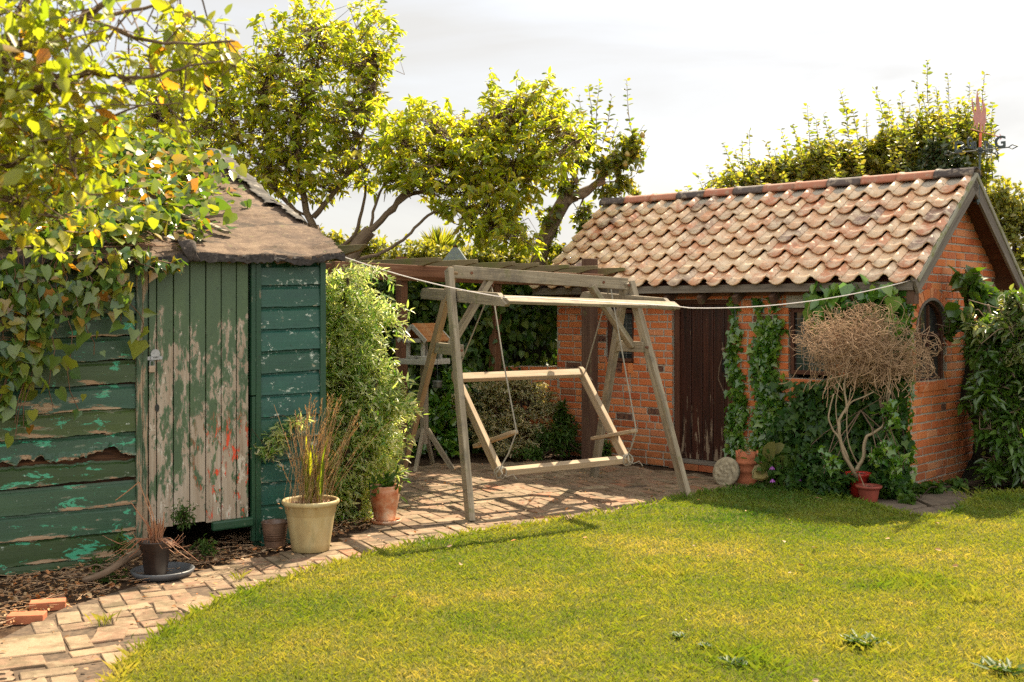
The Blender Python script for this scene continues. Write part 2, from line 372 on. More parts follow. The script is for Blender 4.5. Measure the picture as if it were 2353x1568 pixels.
DARKDOOR = wood_mat('dark_red_door_wood', [(.012, .004, .003), (.035, .009, .006), (.06, .018, .010)], rough=.45, gs=(1.5, 60, 1))
def mk_darkdoor():
    m = NT('dark_door_paint'); p = m.obj(); X = m.xyz(p)
    n = m.noise(m.map(p, (26, 26, 2.2)), 1.0, 7, .65, .3); f = m.math('ADD', n, m.mapr(X[2], .1, .9, .12, -.02))
    c = m.ramp(m.noise(m.map(p, (30, 30, 1.5), (4, 4, 4)), 1.0, 5, .6), [(.3, (.010, .003, .0025)), (.55, (.040, .010, .006)), (.75, (.075, .022, .012))])
    pe = m.step(f, .665, .02); c = m.mix(pe, c, (.20, .14, .09))
    return m.fin(c, m.mapr(pe, 0, 1, .38, .85), m.bump(n, .5, .004), spec=.5)
DARKDOOR = mk_darkdoor()
FRAMEBR = wood_mat('brown_frame_wood', [(.04, .014, .008), (.085, .032, .018), (.13, .06, .035)], rough=.6)
PALEWOOD = wood_mat('pale_lintel_wood', [(.24, .22, .18), (.38, .36, .30), (.46, .44, .38)])
EAVEW = wood_mat('grey_eave_wood', [(.07, .055, .045), (.15, .125, .10), (.24, .21, .17)], moss=(.13, .12, .06), mossamt=.62)
VERGE = wood_mat('mossy_verge', [(.16, .145, .11), (.27, .25, .19), (.34, .32, .25)], moss=(.17, .17, .06), mossamt=.50)
BARK = wood_mat('bark', [(.075, .048, .03), (.17, .115, .075), (.26, .19, .13)], gs=(6, 30, 1), bmp=1)
BARKD = wood_mat('dark_bark', [(.025, .015, .01), (.055, .035, .022), (.09, .06, .04)], gs=(8, 30, 1), bmp=.8)
BARKP = wood_mat('pale_bark', [(.15, .10, .06), (.27, .20, .125), (.38, .30, .20)], gs=(8, 30, 1), bmp=.8)
ROPE = plain('rope', (.26, .23, .18), .9, var=.3, sc=90)
LINE = plain('clothes_line', (.75, .66, .60), .5, var=.1)
RUST = plain('rusty_bolt', (.16, .06, .03), .7, .4)
GALV = plain('galvanised_metal', (.34, .34, .35), .45, .8)
BRASS = plain('padlock_brass', (.36, .27, .20), .4, .7)
TERRA = plain('terracotta', (.42, .13, .055), .8, var=.3, sc=9)
TERRAD = plain('dark_terracotta', (.22, .04, .022), .7, var=.35, sc=9)
def mk_glaze():
    m = NT('glazed_terracotta'); p = m.obj(); n = m.noise(p, 7, 6, .7)
    c = m.ramp(n, [(.36, (.34, .085, .03)), (.5, (.46, .20, .10)), (.62, (.56, .40, .28))]); return m.fin(c, .35, m.bump(n, .3, .004))
GLAZE = mk_glaze()
def mk_bigpot():
    m = NT('yellow_pot_plastic'); p = m.obj(); z = m.xyz(p)[2]; n = m.noise(m.map(p, (7, 7, 2.5)), 1.0, 6, .65)
    c = m.ramp(n, [(.3, (.27, .19, .085)), (.55, (.40, .31, .15)), (.75, (.46, .39, .23))])
    c = m.mix(m.ramp(m.noise(m.map(p, (18, 18, 3), (3, 3, 3)), 1.0, 6, .7), [(.55, 0.0), (.72, .5)]), c, (.16, .15, .06))
    return m.fin(c, .6, m.bump(n, .2, .004), spec=.3)
BIGPOT = mk_bigpot()
BROWNPOT = plain('ribbed_brown_glaze', (.13, .075, .05), .35, var=.3)
BLACKPOT = plain('dark_brown_plastic', (.035, .022, .017), .4, var=.3)
SAUCER = plain('grey_plastic', (.075, .078, .085), .45, var=.3)
STONE = plain('carved_stone', (.27, .225, .15), .9, var=.35, sc=24, bmp=.8)
SLAB = plain('concrete_slab', (.13, .095, .065), .9, var=.35, sc=8, bmp=.5)
COPPER = plain('painted_copper', (.50, .20, .15), .5, .2, var=.2)
ORANGEP = plain('orange_paint', (.65, .13, .05), .5)
IRON = plain('verdigris_iron', (.06, .075, .075), .55, .4, var=.5)
CAPMET = plain('blue_grey_sheet', (.17, .20, .23), .45, .3)
COMPOST = plain('compost', (.06, .035, .02), .95, var=.6, sc=60, bmp=1)
STRAW = leaf_mat('straw', [(.34, .18, .06), (.44, .28, .12), (.28, .12, .04), (.40, .30, .14)], .25, .7, (1.2, 1.1, .7))
PALM = leaf_mat('dead_palm', [(.30, .10, .04), (.40, .20, .10), (.22, .10, .06)], .2, .7, (1.2, 1.0, .7))
DEADLEAF = leaf_mat('dead_leaf', [(.30, .12, .04), (.42, .24, .10), (.18, .08, .035), (.48, .34, .20), (.50, .16, .03)], .2, .7, (1.2, 1.0, .6))
GRASS = None
def mk_grass():
    m = NT('grass_blade'); p = m.pos(); isl = m.island()
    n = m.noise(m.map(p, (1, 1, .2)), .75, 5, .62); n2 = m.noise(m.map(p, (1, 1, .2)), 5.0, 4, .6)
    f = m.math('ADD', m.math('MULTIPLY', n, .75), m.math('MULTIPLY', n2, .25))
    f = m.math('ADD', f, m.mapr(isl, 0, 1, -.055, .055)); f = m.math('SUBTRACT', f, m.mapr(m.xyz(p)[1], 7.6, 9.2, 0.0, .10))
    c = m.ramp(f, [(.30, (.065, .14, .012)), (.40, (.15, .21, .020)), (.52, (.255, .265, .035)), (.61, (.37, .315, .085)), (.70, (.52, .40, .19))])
    m.fin(c, .5, spec=.4)
    tr = m.new('ShaderNodeBsdfTranslucent', {'Color': m.mix(1.0, c, (1.45, 1.35, .5), 'MULTIPLY')})
    ms = m.new('ShaderNodeMixShader', {'Fac': .42}); m.t.links.new(m.b.outputs[0], ms.inputs[1]); m.t.links.new(tr.outputs[0], ms.inputs[2])
    m.t.links.new(ms.outputs[0], m.out.inputs['Surface']); return m.m
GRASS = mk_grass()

# ================================================================= setting: ground
MB().grid([[(x, y, -.012) for x in (-400, -8, 0, 8, 400)] for y in (-60, 0, 10, 30, 900)]).build('ground', SOIL).__setitem__('kind', 'structure')
def inpoly(P, poly):
    x, y = P[:, 0], P[:, 1]; ins = np.zeros(len(P), bool); n = len(poly); j = n - 1
    for i in range(n):
        xi, yi = poly[i][:2]; xj, yj = poly[j][:2]
        c = ((yi > y) != (yj > y)) & (x < (xj - xi) * (y - yi) / (yj - yi + 1e-12) + xi); ins ^= c; j = i
    return ins
def smoothpoly(pts, n=4):
    out = []
    N = len(pts)
    for i in range(N - 1):
        p0 = pts[max(i - 1, 0)]; p1 = pts[i]; p2 = pts[i + 1]; p3 = pts[min(i + 2, N - 1)]
        for k in range(n):
            t = k / n
            out.append(tuple(.5 * ((2 * b) + (c - a) * t + (2 * a - 5 * b + 4 * c - d) * t * t + (-a + 3 * b - 3 * c + d) * t ** 3) for a, b, c, d in zip(p0, p1, p2, p3)))
    out.append(tuple(pts[-1])); return out
edge_px = [(235, 1640), (275, 1568), (318, 1520), (400, 1452), (500, 1402), (600, 1362), (720, 1322), (850, 1285), (1000, 1250), (1150, 1225), (1300, 1203), (1450, 1178), (1560, 1154), (1640, 1138),
           (1720, 1128), (1830, 1136), (1960, 1160), (2020, 1176), (2080, 1192), (2150, 1198), (2200, 1180), (2240, 1158), (2300, 1143), (2430, 1134), (2700, 1126)]
edge = smoothpoly([tuple(G(*p))[:2] for p in edge_px], 4)
lawn_poly = edge + [(9, 9.2), (9, 2.2), (-1.35, 2.2), (-1.75, 3.6)]
bm_ = MB(); bm_.add([(x, y, .028) for x, y in lawn_poly] + [(x, y, -.02) for x, y in lawn_poly],
    [tuple(range(len(lawn_poly)))[::-1]] + [(i, (i + 1) % len(lawn_poly), len(lawn_poly) + (i + 1) % len(lawn_poly), len(lawn_poly) + i) for i in range(len(lawn_poly))])
tag(bm_.build('lawn', TURF), kind='structure')
patio_poly = [tuple(G(*p))[:2] for p in [(-260, 1700), (-160, 1560), (-20, 1482), (60, 1440), (150, 1398), (300, 1352), (440, 1318), (560, 1288), (700, 1272), (790, 1244), (850, 1216), (890, 1180), (880, 1085), (1000, 1068), (1290, 1060), (1332, 1062), (1540, 1085), (1650, 1103), (1740, 1118)]] + [(x, y) for x, y in edge[::-1] if x < 1.75] + [(-1.9, 3.0), (-3.2, 3.2)]
patio_in = [(x, y) for x, y in patio_poly]
# bedding sheet
tag(MB().add([(x, y, -.002) for x, y in patio_poly], [tuple(range(len(patio_poly)))]) or None, None) if False else None
SAND = plain('joint_soil', (.085, .055, .032), .95, var=.6, sc=30, bmp=1)
MB_ = MB(); MB_.add([(x, y, .0035) for x, y in patio_poly], [tuple(range(len(patio_poly)))[::-1]]); tag(MB_.build('soil', SAND), kind='structure')
def brick_path():
    a = .122; rot = math.radians(27); ca, sa = math.cos(rot), math.sin(rot)
    mb = MB(); cents = []; cells = []
    for i in range(-60, 60):
        for j in range(-10, 110):
            c = (i - j) % 4
            if c == 0: cells.append((i + 1, j + .5, 2, 1))
            elif c == 3: cells.append((i + .5, j + 1, 1, 2))
    P = np.array([[cx * a, cy * a] for cx, cy, _, _ in cells])
    Wd = np.stack([P[:, 0] * ca - P[:, 1] * sa + .3, P[:, 0] * sa + P[:, 1] * ca + 1.2], 1)
    ins = inpoly(Wd, patio_in)
    big = [[tuple(G(*p))[:2] for p in q] for q in ([(-40, 1480), (137, 1458), (153, 1502), (-40, 1524)], [(-40, 1528), (100, 1512), (106, 1534), (-40, 1552)], [(395, 1398), (455, 1372), (512, 1392), (452, 1420)], [(228, 1448), (300, 1440), (282, 1474), (205, 1484)])]
    for q in big:
        ins &= ~inpoly(Wd, [((x - sum(a[0] for a in q) / 4) * 1.18 + sum(a[0] for a in q) / 4, (y - sum(a[1] for a in q) / 4) * 1.25 + sum(a[1] for a in q) / 4) for x, y in q])
        cx_, cy_ = sum(a[0] for a in q) / 4, sum(a[1] for a in q) / 4; ring = []
        for i_ in range(4):
            a_, b_ = q[i_], q[(i_ + 1) % 4]
            for t_ in (0, .33, .66): ring.append((a_[0] + (b_[0] - a_[0]) * t_ + random.gauss(0, .003), a_[1] + (b_[1] - a_[1]) * t_ + random.gauss(0, .003)))
        nn_ = len(ring); mb.add([(cx_ + (x - cx_) * .97, cy_ + (y - cy_) * .97, .016) for x, y in ring] + [(x, y, .011) for x, y in ring] + [(x, y, -.03) for x, y in ring],
            [tuple(range(nn_))[::-1]] + [(i_, nn_ + i_, nn_ + (i_ + 1) % nn_, (i_ + 1) % nn_)[::-1] for i_ in range(nn_)] + [(nn_ + i_, 2 * nn_ + i_, 2 * nn_ + (i_ + 1) % nn_, nn_ + (i_ + 1) % nn_)[::-1] for i_ in range(nn_)])
    holes = MB()
    for (cx, cy, lx, ly), (wx, wy), ok in zip(cells, Wd, ins):
        if not ok: continue
        near = wy < 7.0
        if random.random() < (.05 if near else .02): continue
        hx = lx * a / 2 - random.uniform(.003, .010); hy = ly * a / 2 - random.uniform(.003, .010)
        r = rot + random.gauss(0, .035 if near else .018); c_, s_ = math.cos(r), math.sin(r)
        z1 = random.uniform(.009, .014); th = .05; jx = random.gauss(0, .003); jy = random.gauss(0, .003)
        tx = random.gauss(0, .011); ty = random.gauss(0, .011)
        ch = .004
        def V(x, y, z): return (wx + jx + x * c_ - y * s_, wy + jy + x * s_ + y * c_, z + x * tx + y * ty)
        hole = near and random.random() < .035
        if not hole:
            vs = [V(-hx + random.gauss(0, .002), -hy, z1 - ch), V(hx, -hy + random.gauss(0, .002), z1 - ch), V(hx, hy, z1 - ch), V(-hx, hy, z1 - ch),
                  V(-hx + ch, -hy + ch, z1), V(hx - ch, -hy + ch, z1), V(hx - ch, hy - ch, z1), V(-hx + ch, hy - ch, z1)] + [V(sx * hx, sy * hy, z1 - th) for sx, sy in ((-1, -1), (1, -1), (1, 1), (-1, 1))]
            fs = [(4, 5, 6, 7), (0, 1, 5, 4), (1, 2, 6, 5), (2, 3, 7, 6), (3, 0, 4, 7), (8, 9, 1, 0), (9, 10, 2, 1), (10, 11, 3, 2), (11, 8, 0, 3)]
            mb.add(vs, fs)
        else:   # brick laid with its three core holes up
            lx_ = hx > hy; LH = max(hx, hy); SH = min(hx, hy); K = 12; vs = []; fs = []
            def Q(u, v, z): return V(u, v, z) if lx_ else V(v, u, z)
            for t in range(3):
                u0 = -LH + 2 * LH * t / 3; u1 = u0 + 2 * LH / 3; uc = (u0 + u1) / 2; hw = (u1 - u0) / 2; b = len(vs); rr = .021
                for k in range(K):
                    an = 2 * math.pi * (k + .5) / K; ux, uy = math.cos(an), math.sin(an); mxx = max(abs(ux) / hw, abs(uy) / SH)
                    vs += [Q(uc + ux / mxx, uy / mxx, z1), Q(uc + ux * rr, uy * rr, z1), Q(uc + ux * rr, uy * rr, z1 - .03)]
                for k in range(K):
                    k2 = (k + 1) % K
                    f1 = (b + 3 * k, b + 3 * k2, b + 3 * k2 + 1, b + 3 * k + 1); f2 = (b + 3 * k + 1, b + 3 * k2 + 1, b + 3 * k2 + 2, b + 3 * k + 2)
                    fs += [f1, f2]
                fs.append(tuple(b + 3 * k + 2 for k in range(K)))
            b = len(vs); vs += [Q(-LH, -SH, z1), Q(LH, -SH, z1), Q(LH, SH, z1), Q(-LH, SH, z1), Q(-LH, -SH, z1 - th), Q(LH, -SH, z1 - th), Q(LH, SH, z1 - th), Q(-LH, SH, z1 - th)]
            fs += [(b, b + 1, b + 5, b + 4), (b + 1, b + 2, b + 6, b + 5), (b + 2, b + 3, b + 7, b + 6), (b + 3, b, b + 4, b + 7)]
            if not lx_: fs = [f[::-1] for f in fs]
            mb.add(vs, fs)
    o = mb.build('path', PAVER); tag(o, kind='structure')
brick_path()
# grey slabs by the outbuilding
mb = MB()
for pts in ([(1960, 1156), (2075, 1140), (2130, 1166), (2045, 1182)], [(2050, 1184), (2136, 1168), (2190, 1180), (2130, 1204)], [(2080, 1138), (2200, 1128), (2250, 1152), (2140, 1164)], [(2198, 1184), (2142, 1168), (2254, 1155), (2300, 1160)]):
    q = [G(*p) for p in pts]; mb.add([(p.x, p.y, .012) for p in q] + [(p.x, p.y, -.03) for p in q], [(0, 1, 2, 3), (4, 5, 1, 0), (5, 6, 2, 1), (6, 7, 3, 2), (7, 4, 0, 3)])
tag(mb.build('pavement', SLAB), kind='structure')

# ================================================================= green shed
SH = thing('shed', 'old green timber shed with flaking paint and a torn brown felt roof', 'shed', (-1.334, 8.0, 0), math.atan2(.529, .849))
def tilt(x, y, z): return (x, y, z * (1 + .04 * (1 + x / 2.085)))
def boards(x0, x1, z0, z1, pitch, off, rag=.002, rot=None):
    mb = MB(); z = z0 - off; nx = max(6, int((x1 - x0) / .016)); wasrot = False; bi = 0
    while z < z1:
        zb, zt = max(z, z0), min(z + pitch, z1)
        if zt - zb > .02:
            isrot = rot is not None and zb < rot < zt; lowrot = rot is not None and zb < rot - pitch < zt
            sag = random.gauss(0, .004); dy = random.gauss(0, .002)
            prof = [(-.008, 0.0), (-.030, .004), (-.0285, .12), (-.027, .35), (-.022, .80), (-.010, .90), (-.005, 1.0)]
            rows = []; ph = random.random() * 99; lows = []; tops = []; w1 = 0; w2 = 0
            for k in range(nx + 1):
                x = x0 + (x1 - x0) * k / nx; w1 = .8 * w1 + random.gauss(0, 1); w2 = .93 * w2 + random.gauss(0, 1)
                lo = zb + rag * .8 * w1 + sag * (x - x0); hi = zt
                if isrot: lo = zb + max(0, .026 + .009 * w2 + .010 * w1) * min(1, (x1 + .02 - x) * 6)
                if lowrot: hi = zt - max(0, .012 + .004 * w1)
                lows.append(lo); tops.append(hi)
            for (y, t) in prof:
                rows.append([(x0 + (x1 - x0) * k / nx, y + dy + (random.gauss(0, .005) - .010 if isrot and t < .2 else 0), lows[k] + (tops[k] - lows[k]) * t) for k in range(nx + 1)])
            f0 = len(mb.uv); mb.grid(rows); i = f0; ou = bi * 7.3
            for r in range(len(prof) - 1):
                for k in range(nx):
                    ua, ub = x0 + (x1 - x0) * k / nx + ou, x0 + (x1 - x0) * (k + 1) / nx + ou; va, vb = prof[r][1], prof[r + 1][1]
                    mb.uv[i] = [(ua, va), (ub, va), (ub, vb), (ua, vb)]; i += 1
            bi += 1
        z += pitch
    return mb
boards(-3.3, -1.288, .0, 1.93, .152, .10, .0025, rot=.68).build('wall_board', BOARD, SH, fn=tilt, smooth=False)
boards(-.455, -.03, .0, 1.90, .145, .02, .001).build('side_panel', PANEL, SH, fn=tilt)
tag(SH.children[0] if False else COL.objects['side_panel'], 'narrow blue-green panel of horizontal boards right of the door')
# carcass
mb = MB(); mb.box(-.5, -.01, .0, .02, 0, 1.88)
mb.box(-3.3, -3.27, .02, 5.0, 0, 1.86); mb.box(-.02, .005, .02, 5.0, 0, 1.84); mb.box(-3.3, 0, 4.98, 5.0, 0, 1.9)
for xx in (-3.3, -.02):
    mb.add([(xx, 0, 1.8), (xx, 5, 1.8), (xx, 2.5, 2.78), (xx + .024, 0, 1.8), (xx + .024, 5, 1.8), (xx + .024, 2.5, 2.78)], [(0, 1, 2), (5, 4, 3), (0, 3, 4, 1), (1, 4, 5, 2), (2, 5, 3, 0)])
mb.build('wall', TRIM, SH, fn=tilt)
MB().box(-3.28, -1.25, .012, .03, 0, 1.90).build('dark_backing', wood_mat('rotten_wood_gap_dark', [(.006, .003, .002), (.03, .013, .006), (.20, .09, .04)], gs=(3, 40, 1)), SH, fn=tilt)  # near-black backing paints the dark inside of the gap, with brown rotten wood
# trims
mb = MB(); mb.box(-.495, -.458, -.040, .0, .04, 1.905); mb.box(-.53, -.499, -.048, .0, 1.0, 1.905); mb.box(-.525, -.499, -.044, .0, .04, .99); mb.box(-.030, .012, -.040, .03, .0, 1.905)
mb.build('corner_trim', TRIM, SH, fn=tilt, bevel=.003)
mb = MB(); mb.box(-1.287, -1.248, -.042, .0, .02, 1.94); mb.box(-1.246, -1.214, -.036, .0, .05, 1.94)
mb.build('door_frame', FRAMEP, SH, fn=tilt, bevel=.003)
# door
mb = MB(); x = -1.206; ws = [.052, .108, .107, .106, .104, .104, .085]
for i, w in enumerate(ws):
    mb.box(x + .003, x + w - .003, -.022 + random.gauss(0, .0012), .002, .19 + random.uniform(-.008, .012), 1.938); x += w
DR = mb.build('door', DOORP, SH, fn=tilt, bevel=.003)
mb = MB(); mb.box(-1.2, -.54, .003, .01, .21, 1.93); mb.box(-1.2, -.54, .01, .05, .35, .45); mb.build('door_backing', plain('dark_wood', (.02, .015, .01), .9), DR, fn=tilt)
mb = MB(); mb.beam((-.80, -.045, .168), (-.515, -.045, .175), .045, .062); mb.build('weather_bar', TRIM, DR, fn=tilt, bevel=.012)
mb = MB(); mb.box(-1.235, -1.12, -.032, -.026, 1.262, 1.284); mb.prism([(.03 * math.cos(a), .03 * math.sin(a)) for a in [k * math.pi / 6 for k in range(12)]], (-1.165, -.028, 1.30), (1, 0, 0), (0, 0, 1), .008)
mb.tube([(-1.19, -.028, 1.275), (-1.19, -.045, 1.275)], .007); mb.build('hasp', GALV, DR, fn=tilt)
mb = MB(); mb.prism([(.014 * math.cos(a), .025 * math.sin(a)) for a in [k * math.pi / 6 for k in range(12)]], (-1.152, -.024, .955), (1, 0, 0), (0, 0, 1), .004); mb.build('keyhole_plate', plain('dark_iron', (.03, .03, .028), .5, .5), DR, fn=tilt)
PL = thing('padlock', 'small brass padlock hanging from the hasp of the peeling green door', 'padlock', tuple(Matrix.Translation(SH.location) @ SH.rotation_euler.to_matrix().to_4x4() @ Vector((-1.19, -.045, 1.262))), SH.rotation_euler[2])
mb = MB(); mb.box(-.020, .020, -.009, .009, -.058, -.014); mb.build('padlock_body', BRASS, PL, bevel=.003)
mb = MB(); mb.tube([(-.013, 0, -.014), (-.013, 0, .006), (-.009, 0, .015), (0, 0, .019), (.009, 0, .015), (.013, 0, .006), (.013, 0, -.014)], .003); mb.build('shackle', GALV, PL)
# fascia and roof
def rz(y): return 1.975 + (y + .12) * (2.995 - 1.975) / 2.62
mb = MB(); mb.beam((-3.35, -.052, 1.90), (.06, -.052, 1.902), .03, .03); mb.build('fascia', GREENEDGE, SH, fn=tilt, bevel=.002)
def tilt2(x, y, z):
    b = tilt(x, y, 1.95)[2] - 1.95; k = max(0, 1 - max(y, 0) / 2.5); return (x, y, z + (b - .04) * k)
def roofpt(x, y, s=0):
    z = rz(y) + .012 * math.sin(x * 5 + y * 3) + .008 * math.sin(x * 13 - y * 7) - .03 * math.exp(-((y - 1.2) ** 2) * 2)
    e = (.10 - x)
    if e < .25: z += .010 * max(0, math.sin(y * 6.5)) * (1 - e / .25) + .006 * math.sin(y * 21) * (1 - e / .25)
    z -= .012 * ((y * 1.35 + .02 * math.sin(x * 6)) % 1.0)
    return z
def felt():
    mb = MB(); xs = np.linspace(-3.4, .10, 150); ys = np.linspace(-.12, 2.5, 170); rnd = [random.uniform(-.012, .012) for _ in xs]
    P = []
    for r, dz, dy in ((0, -.055, .012), (1, -.022, -.006),):
        P.append([(x, -.12 + dy + rnd[i], roofpt(x, -.12) + dz + random.uniform(-.008, .008) + .008 * math.sin(i * 1.3)) for i, x in enumerate(xs)])
    for y in ys:
        jit = [rnd[i] if y < -.1 else 0 for i in range(len(xs))]
        P.append([(x + (random.uniform(-.02, .015) if x > .09 else 0), y + jit[i], roofpt(x, y) + random.gauss(0, .0018)) for i, x in enumerate(xs)])
    mb.grid(P)
    mb.grid([[(x, 2.5, roofpt(x, 2.5)) for x in (-3.4, -1.5, .1)], [(x, 5.12, 1.95) for x in (-3.4, -1.5, .1)]])
    mb.grid([[(.095, y, roofpt(.1, y) - .07) for y in ys], [(.10, y, roofpt(.1, y)) for y in ys]])
    return mb
RF = felt().build('roof', FELT, SH, smooth=True, fn=tilt2)
# crumbly dark edge of layered felt along the eave
mb = MB()
for lay in range(3):
    xs = np.linspace(-3.4, .115, 150); ph = random.random() * 9
    r0 = [(x, -.125 - .006 * lay + random.uniform(-.006, .006), roofpt(x, -.12) - .004 - .012 * lay) for x in xs]
    r1 = [(x, -.133 - .004 * lay + random.uniform(-.009, .004), roofpt(x, -.12) - .032 - .012 * lay + random.uniform(-.012, .010) + .008 * math.sin(x * 17 + ph)) for x in xs]
    mb.grid([r1, r0])
mb.build('felt_edge', plain('dark_felt_edge', (.035, .028, .024), .95, var=.6, sc=40, bmp=1), RF, fn=tilt2, solid=.006)
# curled ridge strip up the right verge
mb = MB()
for (ya, yb, wd_) in ((.55, 1.10, .10), (1.04, 1.75, .15), (1.68, 2.52, .17)):
    rows = []; w = [0, 0]
    for i, y in enumerate(np.linspace(ya, yb, 46)):
        for e in (0, 1): w[e] = .7 * w[e] + random.gauss(0, .006)
        row = []
        for q in range(8):
            t = q / 7; xo = .115 + w[0] * (1 - t) - wd_ * t + w[1] * t * 1.5; cur = .006 + .034 * (t ** 2) * (.5 + .5 * math.sin(y * 6 + ya * 5)) + .010 * math.sin(t * 3.1)
            end = min(1, (y - ya) * 12, (yb - y) * 12); row.append((xo, y + .01 * w[0], roofpt(.08, y) + cur + .02 * (1 - end) * t + random.gauss(0, .001)))
        rows.append(row)
    mb.grid(rows)
def mk_strip():
    m = NT('curled_strip'); n = m.noise(m.obj(), 9, 7, .7)
    return m.fin(m.ramp(n, [(.46, (.035, .030, .026)), (.58, (.09, .078, .065)), (.66, (.30, .27, .23))]), .9, m.bump(n, .5, .01), 0)
mb.build('ridge_strip', mk_strip(), RF, fn=tilt2, solid=.004, smooth=True)
mb = MB(); mb.beam((-.98, 1.02, rz(1.02) + .02), (-.62, .20, rz(.20) + .03), .045, .022); mb.beam((-1.02, .98, rz(.98) + .03), (-.75, .36, rz(.36) + .045), .02, .012)
mb.build('batten', GREYWOOD, RF, fn=tilt2)
mb = MB(); rows = []
for i in range(9):
    t = i / 8; y = -.02 - .13 * min(1, t * 1.5) - .01 * math.sin(t * 6); z = rz(-.02) + .03 - (.17 * max(0, t - .35)) + .01 * math.sin(t * 5)
    rows.append([(-1.08 + .10 * t + (.13 - .06 * t) * k / 5 + .01 * math.sin(i + k), y + .01 * math.sin(k * 2 + i), z + .008 * math.sin(k * 1.7 + i * .6)) for k in range(6)])
mb.grid(rows); mb.build('torn_felt', plain('torn_felt', (.045, .034, .028), .95, var=.5, sc=40, bmp=1), RF, fn=tilt2, solid=.006, smooth=True)

# ================================================================= brick outbuilding
BD = thing('outbuilding', 'small red brick outbuilding with a pantiled pitched roof and a dark plank door', 'outbuilding', (3.44, 9.96, 0), math.atan2(-.682, .731))
WL, GW, RUN = 4.02, 2.14, 1.07
def wall_courses(mb, mo, fr, course_iv, z0, z1, seed):
    """fr(a, n, z)->point. course_iv(z)->list of (a0,a1)"""
    rnd = random.Random(seed); z = z0; k = 0; CH = .0745
    while z + .03 < z1:
        iv = course_iv(z + CH / 2); 
        for (a0, a1) in iv:
            if a1 - a0 < .02: continue
            # mortar block
            vs = [fr(a, n, zz) for a in (a0, a1) for n in (-.006, -.20) for zz in (z, z + CH)]
            mo.add(vs, [(0, 4, 5, 1), (2, 3, 7, 6), (0, 1, 3, 2), (4, 6, 7, 5), (1, 5, 7, 3), (0, 2, 6, 4)])
        a = -.3 + (.11 if k % 2 else 0) + rnd.uniform(-.03, .03); amax = max([b for _, b in iv] + [0])
        while a < amax:
            L = .215 if rnd.random() < .62 else .105
            b0, b1 = a + .005, a + L - .003
            for (a0, a1) in iv:
                c0, c1 = max(b0, a0 + .0), min(b1, a1 - .0)
                if c1 - c0 > .03:
                    d = rnd.uniform(-.003, .004); zl = z + .006 + rnd.uniform(-.0015, .0015); zh = z + CH - .008 + rnd.uniform(-.002, .002); e = .004
                    j = lambda: rnd.uniform(-.0025, .0025)
                    vs = [fr(c0 + j(), -.03, zl), fr(c1 + j(), -.03, zl), fr(c1 + j(), -.03, zh), fr(c0 + j(), -.03, zh),
                          fr(c0 + j(), d - e, zl + j()), fr(c1 + j(), d - e, zl + j()), fr(c1 + j(), d - e, zh + j()), fr(c0 + j(), d - e, zh + j()),
                          fr(c0 + e * 1.5, d, zl + e), fr(c1 - e * 1.5, d, zl + e), fr(c1 - e * 1.5, d, zh - e), fr(c0 + e * 1.5, d, zh - e)]
                    mb.add(vs, [(8, 9, 10, 11)] + [(4 + i, 4 + (i + 1) % 4, 8 + (i + 1) % 4, 8 + i) for i in range(4)] + [(i, (i + 1) % 4, 4 + (i + 1) % 4, 4 + i) for i in range(4)])
            a += L + .006
        z += CH; k += 1
def cut(iv, o0, o1):
    r = []
    for a0, a1 in iv:
        if o1 <= a0 or o0 >= a1: r.append((a0, a1)); continue
        if o0 > a0: r.append((a0, o0))
        if o1 < a1: r.append((o1, a1))
    return r
# front wall: a = x + 4.02
OPEN = [(-2.47, -1.76, .05, 1.72), (-3.33, -2.955, 1.055, 1.62), (-1.14, -.70, 1.0, 1.77)]
def iv_front(z):
    iv = [(0, WL)]
    for x0, x1, za, zb in OPEN:
        if za < z < zb: iv = cut(iv, x0 + WL, x1 + WL)
    return iv
mb = MB(); mo = MB()
wall_courses(mb, mo, lambda a, n, z: (a - WL, -n, z), iv_front, 0, 1.80, 3)
YC, RW, ZS = .57, .335, 1.42
def iv_gable(z):
    lim = (z - 1.99) / .795
    iv = [(max(0.0, lim), min(GW, GW - lim))] if z > 1.99 else [(0.0, GW)]
    if .945 < z < ZS: iv = cut(iv, YC - RW, YC + RW)
    elif z >= ZS:
        R = RW + .125; t = (z - ZS) / (R * .86)
        if t < 1: h = R * math.sqrt(1 - t * t); iv = cut(iv, YC - h, YC + h)
    return [i for i in iv if i[1] > i[0]]
wall_courses(mb, mo, lambda a, n, z: (n, a, z), iv_gable, 0, 2.70, 5)
# arch voussoirs
NV = 17
for k in range(NV):
    a0 = math.pi * (k + .06) / NV; a1 = math.pi * (k + .94) / NV; r0, r1 = RW + .008, RW + .120; d = random.uniform(.001, .005)
    q = [(r0, a0), (r1, a0), (r1, a1), (r0, a1)]
    vs = [(d, YC + r * math.cos(a), ZS + .86 * r * math.sin(a)) for r, a in q] + [(-.08, YC + r * math.cos(a), ZS + .86 * r * math.sin(a)) for r, a in q]
    mb.add(vs, [(0, 1, 2, 3), (4, 5, 1, 0), (5, 6, 2, 1), (6, 7, 3, 2), (7, 4, 0, 3)])
for k in range(24):
    a0 = math.pi * k / 24; a1 = math.pi * (k + 1) / 24; q = [(RW, a0), (RW + .135, a0), (RW + .135, a1), (RW, a1)]
    vs = [(-.006, YC + r * math.cos(a), ZS + .86 * r * math.sin(a)) for r, a in q] + [(-.2, YC + r * math.cos(a), ZS + .86 * r * math.sin(a)) for r, a in q]
    mo.add(vs, [(0, 1, 2, 3), (4, 5, 1, 0), (5, 6, 2, 1), (6, 7, 3, 2), (7, 4, 0, 3)])
